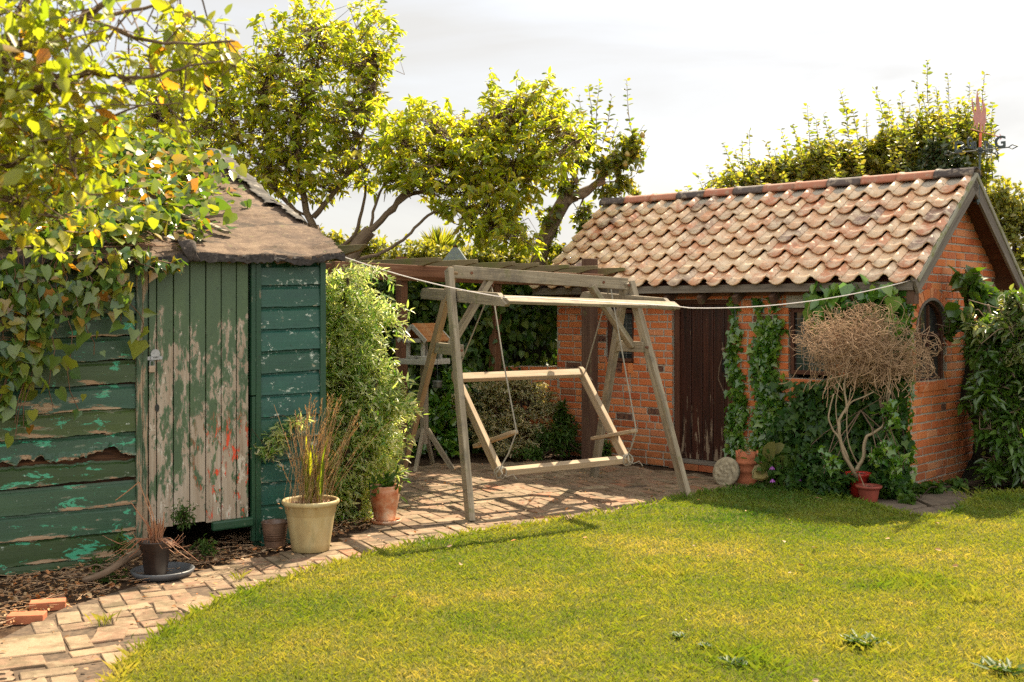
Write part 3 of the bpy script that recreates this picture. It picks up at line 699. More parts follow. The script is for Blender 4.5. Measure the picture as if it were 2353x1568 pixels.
# sloping brick sill on the gable, soldier sill under the left window, step
for k in range(6): mb.box(-.06, .012, .27 + .108 * k, .27 + .108 * k + .1, .875, .94)
for k in range(5): mb.box(-3.33 + .076 * k, -3.33 + .076 * k + .066, -.006, .06, .945, 1.05)
for k in range(4): mb.box(-2.47 + .18 * k, -2.47 + .18 * k + .172, -.05, .05, .0, .055)
# rear and far gable walls
mo.box(-WL, -.2, GW - .2, GW, 0, 1.85); mo.box(-WL + .01, -WL + .2, .03, GW - .2, 0, 1.85)
mo.add([(-WL, 0, 1.85), (-WL, GW, 1.85), (-WL, RUN, 2.68), (-WL + .2, 0, 1.85), (-WL + .2, GW, 1.85), (-WL + .2, RUN, 2.68)], [(0, 1, 2), (5, 4, 3), (0, 3, 4, 1), (1, 4, 5, 2), (2, 5, 3, 0)])
WALL = mb.build('wall', WBRICK, BD); mo.build('mortar', MORTAR, WALL)
# roof
SL = math.atan2(1.0, 1.27); cs, sn = math.cos(SL), math.sin(SL)
def rp_(x, d, h): return (x, 1.07 - d * cs + h * sn * -1, 2.845 - d * sn + h * cs)     # d down the slope from ridge, h above slope
mb = MB(); NC, NR, TW, GA = 19, 7, .2305, .228
for r in range(NR):
    for c in range(NC):
        x0 = -4.18 + c * TW + random.gauss(0, .003); d1 = .05 + (r + 1) * GA + random.gauss(0, .006) ; d0 = d1 - GA - .06; rt = random.gauss(0, .012)
        lift = random.uniform(0, .006); rows = []
        for (d, hh) in ((d0, .002), ((d0 + d1) / 2, .026), (d1, .052)):
            row = []
            for k in range(11):
                t = k / 10; 
                prof = -.016 * math.sin(math.pi * min(1, t / .62)) if t < .62 else .038 * math.sin(math.pi * (t - .62) / .38)
                curve = (.030 * math.sin(math.pi * min(1, t / .62)) if t < .62 else -.012 * math.sin(math.pi * (t - .62) / .38)) if hh > .04 else 0
                row.append(rp_(x0 + t * (TW + .012) + rt * (d - d0), d + curve, hh + prof + lift + .02))
            rows.append(row)
        low = [rp_(p[0], 0, 0) for p in rows[-1]]
        rows.append([(p[0], p[1] + .016 * sn, p[2] - .016 * cs) for p in rows[-1]])
        rows.append([(p[0], p[1] + .10 * cs, p[2] + .10 * sn - .012) for p in rows[-1]])
        mb.grid([r_[::-1] for r_ in rows])
ROOF = mb.build('roof', TILE, BD, smooth=True)
for p_ in (): pass
mbr = MB()
for k in range(12):
    x0 = -4.19 + k * .367; x1 = x0 + .372; rows = []
    for x, rr in ((x0, .098), (x0 + .03, .098), (x0 + .031, .090), (x1, .086)):
        rows.append([(x + random.gauss(0, .001), 1.07 + rr * math.sin(a) * 1.0, 2.845 + .015 + rr * math.cos(a) * .85) for a in np.linspace(-1.65, 1.65, 13)])
    mbr.grid(rows)
mbr.build('ridge_tile', RIDGE, ROOF, smooth=True, solid=.012)
mb = MB(); mb.grid([[(x, 1.07 + s * yy, 2.845 - .0 - dz + .02) for x in np.linspace(-4.17, .19, 60)] for s, yy, dz in ((-1, .19, .135), (-1, .12, .06), (1, 0, 0), (1, .12, .06), (1, .19, .135))])
mb.build('bedding_mortar', MORTAR, ROOF)
mb = MB()     # boarding under the tiles + rear slope
for s, yy in ((-1, -.2), (1, 2.34)):
    a = (1.07, 2.845); b = (yy, 1.845)
    mb.add([(-4.16, a[0], a[1]), (.17, a[0], a[1]), (.17, b[0], b[1]), (-4.16, b[0], b[1]), (-4.16, a[0], a[1] - .03), (.17, a[0], a[1] - .03), (.17, b[0], b[1] - .03), (-4.16, b[0], b[1] - .03)],
           [(0, 1, 2, 3), (7, 6, 5, 4), (0, 4, 5, 1), (1, 5, 6, 2), (2, 6, 7, 3), (3, 7, 4, 0)])
mb.build('boarding', FRAMEBR, ROOF)
mb = MB()
for k in range(9):
    d0 = k * .21; mb.beam((-2.0, 1.07 + (d0 + .1) * cs, 2.87 - (d0 + .1) * sn), (-2.0, 1.07 + (d0 + .105) * cs, 2.87 - (d0 + .105) * sn), 4.3, .01) if False else None
mb.add([(-4.17, 1.07, 2.875), (.18, 1.07, 2.875), (.18, 2.37, 1.85), (-4.17, 2.37, 1.85)], [(0, 3, 2, 1)]); mb.build('rear_slope', TILE, ROOF, solid=.02)
mb = MB()     # cement verge on top of bargeboards
for s in (-1, 1): mb.beam((.185, 1.07, 2.875), (.185, 1.07 + s * 1.29, 2.875 - 1.29 * .787), .075, .045, up=(0, .6 * s, .78))
mb.build('verge', VERGE, ROOF, bevel=.008)
mb = MB()
for s in (-1, 1): mb.beam((.195, 1.07 - s * .03, 2.80), (.195, 1.07 + s * 1.30, 2.80 - 1.27 * .787), .028, .135, up=(0, .6 * s, .78))
mb.build('bargeboard', EAVEW, ROOF, bevel=.003)
mb = MB(); mb.beam((-4.18, -.215, 1.815), (.17, -.215, 1.815), .026, .075); mb.build('eave_board', EAVEW, ROOF, bevel=.003)
mb = MB()
for k in range(11):
    x = -4.0 + k * .4; mb.beam((x, .05, 1.86), (x, -.198, 1.70), .05, .085, up=(0, -.6, .78))
mb.box(.10, .17, -.20, -.10, 1.66, 1.82)
mb.build('rafter_end', POSTW, ROOF, bevel=.003)
mb = MB(); mb.box(-WL - .0, .0, -.012, .10, 1.745, 1.845); mb.build('wall_plate', REDWOOD, BD, bevel=.003)
# door
mb = MB()
x = -2.40
for w in (.13, .135, .13, .125, .05): mb.box(x + .003, x + w - .003, .055 + random.gauss(0, .001), .085, .10, 1.665); x += w
BDR = mb.build('door', DARKDOOR, BD, bevel=.004)
mb = MB(); mb.box(-2.46, -2.40, .035, .14, .056, 1.72); mb.box(-1.83, -1.765, .035, .14, .056, 1.72); mb.box(-2.40, -1.83, .037, .14, 1.665, 1.718); mb.build('door_frame', FRAMEBR, BDR, bevel=.004)
mb = MB(); mb.box(-2.40, -1.83, -.012, .12, .058, .098); mb.build('threshold', EAVEW, BDR, bevel=.004)
mb = MB(); mb.sphere((-1.885, .045, 1.22), .018); mb.tube([(-1.885, .05, 1.22), (-1.885, .058, 1.22)], .022, 12); mb.build('door_knob', BRASS, BDR)
mb = MB(); mb.box(-1.90, -1.86, .046, .056, 1.0, 1.12); mb.build('lock_plate', plain('black_iron', (.012, .012, .012), .5, .5), BDR)
# windows
def leaded(x0, x1, z0, z1, cols, rows):
    mb = MB(); f = .038
    mb.box(x0, x0 + f, .03, .09, z0, z1); mb.box(x1 - f, x1, .03, .09, z0, z1); mb.box(x0 + f, x1 - f, .032, .09, z1 - f, z1); mb.box(x0 + f, x1 - f, .022, .09, z0, z0 + f)
    w = mb.build('window', FRAMEBR, BD, bevel=.003)
    MB().box(x0 + f, x1 - f, .062, .066, z0 + f, z1 - f).build('pane', GLASS, w)
    mb = MB()
    for i in range(1, cols): xx = x0 + f + (x1 - x0 - 2 * f) * i / cols; mb.box(xx - .003, xx + .003, .056, .061, z0 + f, z1 - f)
    for j in range(1, rows): zz = z0 + f + (z1 - z0 - 2 * f) * j / rows; mb.box(x0 + f, x1 - f, .054, .0605, zz - .003, zz + .003)
    mb.build('leading', LEAD, w)
leaded(-3.325, -2.96, 1.06, 1.615, 3, 9)
leaded(-1.135, -.705, 1.005, 1.625, 4, 9)
MB().box(-1.16, -.68, -.004, .12, 1.63, 1.766).build('lintel', PALEWOOD, BD, bevel=.003)
# arched window in the gable
mb = MB(); N = 20
def arc(r, x): return [(x, YC + r * math.cos(math.pi * k / N), ZS + .86 * r * math.sin(math.pi * k / N)) for k in range(N + 1)]
for r0, r1, xa, xb in ((RW - .045, RW - .002, -.03, -.10),):
    A, B, C, D_ = arc(r0, xa), arc(r1, xa), arc(r0, xb), arc(r1, xb); mb.grid([C, A, B, D_])
mb.box(-.10, -.03, YC - RW + .002, YC - RW + .045, .945, ZS); mb.box(-.10, -.03, YC + RW - .045, YC + RW - .002, .945, ZS)
mb.box(-.09, -.045, YC + .03, YC + .06, .985, ZS + .23); mb.box(-.09, -.047, YC - RW + .045, YC + RW - .045, .945, .985); mb.box(-.09, -.044, YC - RW + .045, YC + RW - .045, 1.36, 1.395); mb.box(-.085, -.05, YC - .14, YC - .122, .985, ZS + .2)
AW = mb.build('arched_window', FRAMEBR, BD, bevel=.003)
mb = MB(); A = arc(RW - .046, -.065); mb.add([(-.065, YC + RW - .046, .98)] + A + [(-.065, YC - RW + .046, .98)], [tuple(range(N + 3))]); mb.build('pane', GLASS, AW)
mb = MB(); A, B = arc(RW - .012, .012), arc(RW + .016, .012); A2, B2 = arc(RW - .012, -.04), arc(RW + .016, -.04); mb.grid([A2, A, B, B2]); mb.build('arch_trim', EAVEW, AW)
# interior floor; added dark panel paints the unlit inside and blocks the view through
MB().box(-WL + .2, -.2, .2, GW - .2, .0, .02).build('floor', SOIL, BD)
MB().box(-WL + .25, -.3, .55, .6, .03, 1.8).build('interior_shade_panel', plain('dark_interior', (.02, .018, .015), .9), BD)
# hanging chain
ch = MB(); w0 = Matrix.Translation(BD.location) @ BD.rotation_euler.to_matrix().to_4x4()
for k in range(12):
    c = w0 @ Vector((-1.62, -.16, 1.76 - k * .022)); e = .006 if k % 2 else 0; e2 = 0 if k % 2 else .006
    ch.tube([c + Vector((e * math.cos(t), e2 * math.cos(t), .013 * math.sin(t))) for t in np.linspace(0, 2 * math.pi, 9)], .0022, 5, cap=False)
tag(ch.build('chain', IRON), 'short dark chain hanging under the tiled eave just right of the plank door', 'chain')
# ================================================================= swing frame
FL = G(1087, 1200); BL = at(915, 0, 10.55); BL.z = 0; FR = G(1575, 1148); BR = G(1365, 1098)
TL = Vector((-.49, 9.42, 1.945)); TR = Vector((1.02, 10.12, 1.86))
bar = (TR - TL).normalized()
SW = thing('garden_swing', 'weathered grey timber A-frame of a garden swing standing on the brick patio', 'swing', ((FL + BR) / 2).to_tuple())
def one(name, parent, mat, fn, world=True, bevel=.004):
    m = MB(); fn(m); return m.build(name, mat, parent, world=world, bevel=bevel)
nrmL = bar
for (foot, top, s, mt) in ((FL, TL, 1, GREYWOOD), (BL, TL, -1, WARMWOOD), (FR, TR, 1, GREYWOOD), (BR, TR, -1, GREYWOOD)):
    off = bar * (-.035 if top is TL else .035)
    if foot in (BL, BR): off = off * -.3
    a = (foot - top).normalized(); f2 = foot + a * .0; t2 = top + a * .0
    one('leg', SW, mt, lambda m: m.beam(f2 + off * .6, t2 + off, .048, .092, up=a.cross(bar)))
one('top_bar', SW, GREYWOOD, lambda m: m.beam(TL - bar * .0 + Vector((0, 0, -.02)), TR + Vector((0, 0, -.02)), .05, .105))
def lerp(a, b, t): return a + (b - a) * t
tl = (1.97 - 1.30) / 1.97
one('cross_rail', SW, GREYWOOD, lambda m: m.beam(lerp(TL, FL, tl) + bar * .02, lerp(TL, BL, tl) - (lerp(TL, FL, tl) - lerp(TL, BL, tl)) * .1 + bar * .02, .04, .095))
tr = .31
one('cross_rail', SW, GREYWOOD, lambda m: m.beam(lerp(TR, FR, tr) - bar * .0, lerp(TR, BR, tr) - (lerp(TR, FR, tr) - lerp(TR, BR, tr)) * .12, .04, .095))
mL = lerp(lerp(TL, FL, tl), lerp(TL, BL, tl), .45); mR = lerp(lerp(TR, FR, tr), lerp(TR, BR, tr), .45)
one('brace', SW, GREYWOOD, lambda m: m.beam(lerp(TL, TR, .20) + Vector((0, .03, -.06)), mL + Vector((0, .05, -.02)), .045, .085, up=(.5, -.8, 0)))
one('brace', SW, GREYWOOD, lambda m: m.beam(lerp(TR, TL, .22) + Vector((0, -.03, -.06)), mR + Vector((0, -.04, 0)), .045, .085, up=(.5, -.8, 0)))
nfl = Vector((bar.y, -bar.x, 0))
for (c, r) in ((TL + Vector((.0, 0, -.02)) + nfl * .035 - bar * .02, .012), (lerp(TL, TR, .095) + nfl * .026 + Vector((0, 0, -.02)), .012), (lerp(TL, TR, .85) + nfl * .026 + Vector((0, 0, -.02)), .012), (TR + nfl * .035 + Vector((0, 0, -.03)), .012),
               (lerp(TL, FL, tl) + nfl * .05, .011), (lerp(TR, FR, tr) + nfl * .05, .011)):
    one('bolt', SW, RUST, lambda m: m.tube([c - nfl * .02, c + nfl * .006], r, 10), bevel=0)
# canopy arms and rail
LA0 = at(970, 674, 10.07); LA1 = at(1168, 690, 8.45); RA0 = at(1336, 681, 10.89); RA1 = at(1552, 701, 9.40)
def arm(a, b, h=.098, w=.04):
    d = (b - a); L = d.length; u = d.normalized(); v = Vector((0, 0, 1)); m = MB()
    poly = [(0, -h * .1), (.05, h * .42), (.12, h * .5), (L - .16, h * .5), (L, -h * .30), (L - .03, -h * .5), (.03, -h * .5)]
    m.prism(poly, a, u, v, w); return m
arm(LA0, LA1).build('canopy_arm', GREYWOOD, SW, world=True, bevel=.004); arm(RA0, RA1).build('canopy_arm', GREYWOOD, SW, world=True, bevel=.004)
one('canopy_rail', SW, GREYWOOD, lambda m: m.beam(LA1 + Vector((-.02, .03, .005)), RA1 + Vector((.02, .03, -.005)), .095, .026, up=(0, -.55, .83)))
one('canopy_slat', SW, GREYWOOD, lambda m: m.beam(LA1 + Vector((-.02, .15, .022)), RA1 + Vector((-.1, .12, .020)), .022, .012))
# hanging seat
SE = thing('hanging_bench', 'bare timber swing seat frame without slats, hanging from ropes', 'bench', tuple(at(1290, 1060, 9.4)))
p1, p2 = at(1042, 856, 9.98), at(1150, 1092, 9.08); q1, q2 = at(1331, 846, 10.62), at(1441, 1062, 9.72)
rail = (q1 - p1).normalized(); rail2 = (q2 - p2).normalized()
def sidepc(a, b):
    u = (b - a).normalized(); L = (b - a).length; h = .085; m = MB(); v = rail.cross(u)
    m.prism([(0, -.01), (.02, .03), (.05, .043), (L - .05, .043), (L, .02), (L, -.03), (L - .04, -.043), (.06, -.043), (.015, -.03)], a, u, v, .042); return m
sidepc(p1, p2).build('side_piece', SEATWOOD, SE, world=True, bevel=.004); sidepc(q1, q2).build('side_piece', SEATWOOD, SE, world=True, bevel=.004)
one('back_rail', SE, SEATWOOD, lambda m: m.beam(lerp(p1, p2, .07) + rail * .022 + Vector((0, 0, .01)), lerp(q1, q2, .07) - rail * .022 + Vector((0, 0, .01)), .042, .082, up=(q2 - q1)))
one('front_rail', SE, ORANGEWOOD if False else SEATWOOD, lambda m: m.beam(p2 + rail2 * .022 + Vector((0, .03, .02)), q2 - rail2 * .022 + Vector((0, .03, .02)), .07, .052, up=(0, -.3, .95)))
def armr(c0, c1, m=None):
    m = MB(); u = (c1 - c0).normalized(); L = (c1 - c0).length
    w = rail; m.prism([(0, -.025), (.02, -.034), (L - .03, -.034), (L, -.015), (L, .015), (L - .03, .034), (.02, .034), (0, .025)], c0, u, w, .03); return m
a0 = at(1092, 1026, 9.62); a1 = at(1187, 992, 9.05); b0 = at(1362, 1008, 10.2); b1 = at(1462, 990, 9.62)
armr(a0, a1).build('armrest', SEATWOOD, SE, world=True, bevel=.005); armr(b0, b1).build('armrest', SEATWOOD, SE, world=True, bevel=.005)
hL, hR = lerp(TL, TR, .20) + Vector((0, 0, -.07)), lerp(TR, TL, .13) + Vector((0, 0, -.07))
hR = at(1402, 655, 10.05); hL = at(1130, 660, 9.6)
for nm, pts in (('rope', [hL, lerp(p1, p2, .10) + Vector((-.02, 0, .05))]), ('rope', [hL, lerp(hL, a1, .5) + Vector((-.01, 0, 0)), a1, lerp(a1, p2, .5), p2 + Vector((0, 0, .06))]),
                ('rope', [hR, lerp(q1, q2, .09) + Vector((.02, 0, .04))]), ('rope', [hR, lerp(hR, b1, .5), b1, lerp(b1, q2, .5) , q2 + Vector((0, 0, .05))])):
    one('rope', SE, ROPE, lambda m: m.tube(pts, .0062, 6), bevel=0)
def knot(c, s=1.0):
    m = MB()
    for k in range(4):
        ax = Vector((random.gauss(0, 1), random.gauss(0, 1), random.gauss(0, .4))).normalized(); o1 = ax.orthogonal().normalized(); o2 = ax.cross(o1)
        m.tube([c + (o1 * math.cos(t) + o2 * math.sin(t)) * .05 * s + ax * random.gauss(0, .004) for t in np.linspace(0, 6.283, 14)], .006, 5, cap=False)
    m.tube([c, c + Vector((.05, -.03, -.03)) * s, c + Vector((.10, -.02, -.01)) * s, c + Vector((.13, -.03, -.05)) * s], .004, 5); return m
for c, s_ in ((p2 + Vector((0, 0, .02)), 1), (q2 + Vector((0, 0, .02)), 1), (lerp(p1, p2, .12), .7), (lerp(q1, q2, .1), .6)): knot(c, s_).build('rope_knot', ROPE, SE, world=True)
for c in (hL, hR):
    m = MB(); m.tube([c + Vector((0, 0, .06)), c + Vector((.004, 0, .03)), c + Vector((.012, 0, .015)), c + Vector((.006, 0, -.008)), c + Vector((-.008, 0, -.006)), c + Vector((-.01, 0, .012))], .005, 6); m.build('hook', RUST, SE, world=True)
# clothes line
pts = []
A, B, C = at(700, 556, 9.0), at(1160, 684, 8.42), at(1550, 707, 9.36); 
for k in range(13):
    t = k / 12; p = A.lerp(B, t); p.z -= .05 * 4 * t * (1 - t); pts.append(p)
for k in range(1, 9): t = k / 8; pts.append(B.lerp(C, t) + Vector((0, 0, .012)))
E = at(2098, 643, 9.72)
for k in range(1, 17):
    t = k / 16; p = C.lerp(E, t); p.z -= .10 * 4 * t * (1 - t) * .8; pts.append(p)
tag(MB().tube(pts, .0048, 6).build('clothes_line', LINE), 'thin white clothes line strung from the bush past the swing to the outbuilding eave', 'clothes line')

# ================================================================= pergola
bd_ = Vector((.657, .754, 0)); rd = Vector((.754, -.657, 0))
PG = thing('pergola', 'mossy brown timber pergola with notched rafters behind the swing', 'pergola', tuple(at(1355, 1065, 11.95))[:2] + (0,))
def posts(p, w, top, mat, d2=None):
    m = MB(); m.beam((p.x, p.y, -.01), (p.x, p.y, top), w, w, up=rd); m.build('post', mat, PG, world=True, bevel=.006)
P3 = at(1355, 0, 11.95); P1 = at(923, 0, 12.0); P2 = at(1138, 0, 13.0)
posts(P3, .125, 2.15, POSTW); posts(P1, .092, 2.17, REDWOOD); posts(P2, .105, 2.12, REDWOOD)
fb0 = Vector((-1.50, 9.2, 2.0)); fb1 = Vector((P3.x + .05, P3.y, 1.95))
fb1.x, fb1.y = P3.x, P3.y
fd = (Vector((P3.x, P3.y, 0)) - Vector((fb0.x, fb0.y, 0))).normalized(); rd2 = Vector((fd.y, -fd.x, 0))
one('beam', PG, REDWOOD, lambda m: m.beam(fb0 + rd2 * .085 - Vector((0, 0, .05)), Vector((P3.x, P3.y, 1.935)) + rd2 * .085 + fd * .1, .045, .10))
one('beam', PG, REDWOOD, lambda m: m.beam(fb0 - rd2 * .085 + Vector((0, 0, -.07)), Vector((P3.x, P3.y, 1.915)) - rd2 * .085 + fd * .1, .045, .12))
dd = (P2 - P1); dd.z = 0; dd.normalize(); s0 = Vector((P1.x, P1.y, 2.0)) - dd * 1.4; s1 = Vector((P2.x, P2.y, 1.97)) + dd * .8; pn = Vector((dd.y, -dd.x, 0))
one('beam', PG, REDWOOD, lambda m: m.beam(s0 + pn * .08, s1 + pn * .08, .045, .12))
tips = [(1011, 601), (1095, 605), (1181, 610), (1236, 612), (1306, 616), (1371, 618), (1435, 622)]
for k, (px, py) in enumerate(tips):
    # intersection of the tip's bearing with a line parallel to the beam, 0.28 m in front of it
    o = Vector((fb0.x, fb0.y, 0)) + rd2 * .30; kx = (px - 1176.5) / F; t = (kx * o.y - o.x) / (fd.x - kx * fd.y); tip = o + fd * t
    tip.z = EYE - (py + 4 - 715) / F * tip.y
    L = 2.3; poly = [(0, .050), (-L, .050), (-L + .02, -.052), (-.40, -.052), (-.34, -.050), (-.08, .006), (0, .014)]
    m = MB(); m.prism(poly, tip, rd2, (0, 0, 1), .045); m.build('rafter', PERG, PG, world=True, bevel=.004)
o = Vector((fb0.x, fb0.y, 0)) + rd2 * .2 + fd * .25; o.z = 2.10
m = MB(); m.prism([(0, .044), (-2.2, .044), (-2.2, -.045), (-.30, -.045), (-.06, .0)], o, rd2, (0, 0, 1), .045); m.build('rafter', PERG, PG, world=True, bevel=.004)

# ================================================================= lamp cap behind the pergola
LC = thing('garden_lantern', 'blue-grey pyramid cap of a lantern post showing above the pergola', 'lantern', tuple(at(1047, 0, 14.2))[:2] + (0,))
zt = EYE - (568 - 715) / F * 14.2; zb = EYE - (601 - 715) / F * 14.2; s = .155
m = MB(); b_ = [(-s, -s, zb), (s, -s, zb), (s, s, zb), (-s, s, zb)]; t_ = [(-.03, -.03, zt), (.03, -.03, zt), (.03, .03, zt), (-.03, .03, zt)]
m.add(b_ + t_, [(0, 1, 5, 4), (1, 2, 6, 5), (2, 3, 7, 6), (3, 0, 4, 7), (4, 5, 6, 7), (3, 2, 1, 0)]); m.build('cap', CAPMET, LC, bevel=.006)
m = MB(); m.box(-.035, .035, -.035, .035, zt, zt + .02); m.tube([(0, 0, zt), (0, 0, zt + .06)], .012); m.build('finial', RUST, LC)
m = MB(); m.box(-.10, .10, -.10, .10, zb - .28, zb - .01); m.build('lantern_body', GALV, LC); m = MB(); m.box(-.04, .04, -.04, .04, 0, zb - .28); m.build('post', POSTW, LC)

# ================================================================= bird table
c0 = at(975, 0, 11.55); BT = thing('bird_table', 'rustic wooden bird table with a pitched slatted roof on splayed legs', 'bird table', (c0.x, c0.y, 0), math.radians(-38))
def Zp(y): return EYE - (y - 715) / F * 11.55
zr, ze, ztr = Zp(748), Zp(783), Zp(832)
m = MB()
for s in (-1, 1):
    for k in range(4):
        t0, t1 = k / 4, (k + 1) / 4 + .04
        m.beam((s * (.02 + .22 * (t0 + t1) / 2), 0, zr - (zr - ze) * (t0 + t1) / 2 + .012), (s * (.02 + .22 * (t0 + t1) / 2), .001, zr - (zr - ze) * (t0 + t1) / 2 + .012), .001, .001) if False else None
        a = (s * .19 * t0, zr - (zr - ze) * t0 + .01 - .004 * k); b = (s * .19 * t1, zr - (zr - ze) * t1 + .012 - .004 * k)
        m.add([(a[0], -.18, a[1]), (b[0], -.18, b[1]), (b[0], .18, b[1]), (a[0], .18, a[1]), (a[0], -.18, a[1] + .012), (b[0], -.18, b[1] + .012), (b[0], .18, b[1] + .012), (a[0], .18, a[1] + .012)],
              [(0, 1, 2, 3), (7, 6, 5, 4), (0, 4, 5, 1), (1, 5, 6, 2), (2, 6, 7, 3), (3, 7, 4, 0)])
m.build('roof', ORANGEWOOD, BT)
for y in (-.185, .185):
    m = MB()
    for s in (-1, 1): m.beam((0, y, zr - .005), (s * .19, y, ze - .005), .016, .04, up=(0, 0, 1))
    m.beam((-.12, y * .98, ze + .005), (.12, y * .98, ze + .005), .016, .04)
    m.build('gable_frame', PALEWOOD, BT)
for x in (-.10, .10):
    for y in (-.13, .13): one('upright', BT, PALEWOOD, lambda m: m.box(x - .016, x + .016, y - .016, y + .016, ztr + .01, ze + .02), world=False, bevel=.002)
m = MB(); m.box(-.17, .17, -.17, .17, ztr - .01, ztr + .012); 
m.build('tray', GREYWOOD, BT, bevel=.002)
m = MB()
for s in (-1, 1): m.box(-.185, .185, s * .178 - .008, s * .178 + .008, ztr - .02, ztr + .035); m.box(s * .178 - .008, s * .178 + .008, -.169, .169, ztr - .02, ztr + .035)
m.build('tray_edge', PALEWOOD, BT, bevel=.002)
m = MB(); m.box(-.03, .03, -.03, .03, .25, ztr - .01); m.build('post', GREYWOOD, BT, bevel=.003)
for a in (25, 115, 205, 295):
    an = math.radians(a); d = Vector((math.cos(an), math.sin(an), 0)); one('leg', BT, GREYWOOD, lambda m: m.beam(d * .03 + Vector((0, 0, .40)), d * .30, .035, .05, up=d), world=False)
for k, (x, y) in enumerate(((-.06, -.10), (.09, -.12))):
    bo = thing('feeding_bowl', ['small pale ribbed bowl at the left of the bird table tray', 'small pale ribbed bowl at the right of the bird table tray'][k], 'bowl', tuple(Matrix.Translation(BT.location) @ BT.rotation_euler.to_matrix().to_4x4() @ Vector((x, y, ztr + .013))))
    MB().lathe([(.0, .0), (.045, .0), (.052, .01), (.050, .018), (.056, .026), (.054, .034), (.060, .044), (.060, .052), (.052, .05), (.045, .012), (0, .01)], 20).build('bowl', PALEWOOD, bo, smooth=True)
hb = at(1005, 882, 11.2); HP = thing('hanging_tin', 'small dark ribbed tin hanging below the bird table', 'tin', tuple(hb))
MB().lathe([(0, -.04), (.04, -.04), (.044, -.03), (.041, -.02), (.045, -.01), (.042, 0), (.046, .012), (.048, .03), (.042, .032), (.036, -.03), (0, -.03)], 18).build('tin', plain('tarnished_tin', (.09, .09, .075), .5, .5), HP, smooth=True)
MB().tube([(.0, 0, .03), (.0, 0, .25), (-.02, .05, .46)], .003).build('wire', IRON, HP)

# ================================================================= pots
def potthing(name, label, cat, px, py, prof, mat, soil_r=None, soil_z=None, n=36, D=None, wob=0, parts=True):
    g = G(px, py) if D is None else Vector(((px - 1176.5) / F * D, D, 0))
    t = thing(name, label, cat, (g.x, g.y, .012))
    MB().lathe(prof, n, wob=wob).build('pot_body', mat, t, smooth=True)
    if soil_r:
        m = MB(); rings = []
        for r in np.linspace(.001, soil_r, 6): rings.append([(r * math.cos(a), r * math.sin(a), soil_z + random.uniform(-.006, .01)) for a in np.linspace(0, 2 * math.pi, 21)])
        for rg in rings: rg[-1] = rg[0]
        m.grid(rings); m.build('compost', COMPOST, t)
    return t
BP = potthing('plant_pot', 'large straw-coloured plastic pot with a rolled rim, full of dry grass', 'pot', 714, 1268,
    [(0, 0), (.118, 0), (.124, .006), (.130, .05), (.158, .235), (.160, .245), (.166, .252), (.172, .300), (.182, .306), (.190, .315), (.190, .330), (.183, .338), (.172, .336), (.166, .325), (.160, .28), (.14, .27)], BIGPOT, .163, .302, 48)
RPp = potthing('plant_pot', 'small ribbed brown glazed pot standing empty against the shed corner', 'pot', 632, 1262,
    [(0, 0), (.062, 0)] + [(.066 + .022 * (k / 20) + (.0028 if k % 2 else -.0028), .008 + .158 * k / 20) for k in range(21)] + [(.093, .172), (.090, .176), (.082, .170), (.074, .05), (0, .045)], BROWNPOT)
BK = potthing('plant_pot', 'dark brown plastic pot with a dead palm, standing in the grey saucer', 'pot', 358, 1330,
    [(0, 0), (.062, 0), (.066, .006), (.084, .15), (.092, .153), (.098, .195), (.101, .198), (.100, .203), (.092, .202), (.088, .16), (.08, .155)], BLACKPOT, .088, .175)
BK.location.z = .028
sa = potthing('saucer', 'wide grey plastic saucer under the dark pot with the dead palm', 'saucer', 374, 1326, [(0, .008), (.155, .008), (.172, .038), (.182, .040), (.188, .034), (.170, .0), (0, 0)][::-1], SAUCER)
GP = potthing('plant_pot', 'mottled orange terracotta pot half hidden by the feathery bush', 'pot', 884, 1204,
    [(0, 0), (.070, 0), (.078, .01), (.108, .16), (.112, .20), (.110, .232), (.106, .25), (.110, .258), (.104, .262), (.096, .25), (.09, .21), (.085, .2)], GLAZE, .09, .22)
GP.location.z = .030
potthing('saucer', 'orange clay saucer under the mottled terracotta pot', 'saucer', 886, 1205, [(0, 0), (.098, 0), (.112, .03), (.118, .03), (.116, .024), (.1, .0), (0, 0)][1:] and [(0, 0), (.105, 0), (.120, .026), (.113, .028), (.098, .010), (0, .010)], GLAZE)
# crown pot (built with a scalloped rim)
g = G(1716, 1112); CP = thing('chimney_pot', 'terracotta chimney pot with a crown-cut rim used as a planter by the door', 'chimney pot', (g.x, g.y, 0))
m = MB(); n = 48; prof = [(.092, 0), (.094, .05), (.090, .055), (.090, .10), (.098, .115), (.100, .135), (.092, .15), (.093, .18), (.104, .192), (.106, .205), (.098, .215), (.10, .24)]
vs = []
for r, z in prof: vs.append([(r * math.cos(2 * math.pi * k / n), r * math.sin(2 * math.pi * k / n), z) for k in range(n + 1)])
def crown(k): return .255 + .055 * abs(math.cos(2 * math.pi * k / n * 3))** .8
vs.append([(.104 * math.cos(2 * math.pi * k / n), .104 * math.sin(2 * math.pi * k / n), crown(k)) for k in range(n + 1)])
vs.append([(.090 * math.cos(2 * math.pi * k / n), .090 * math.sin(2 * math.pi * k / n), crown(k)) for k in range(n + 1)])
vs.append([(.082 * math.cos(2 * math.pi * k / n), .082 * math.sin(2 * math.pi * k / n), .1) for k in range(n + 1)])
vs.append([(0, 0, .1) for k in range(n + 1)])
m.grid(vs); m.build('pot_body', TERRA, CP, smooth=True)
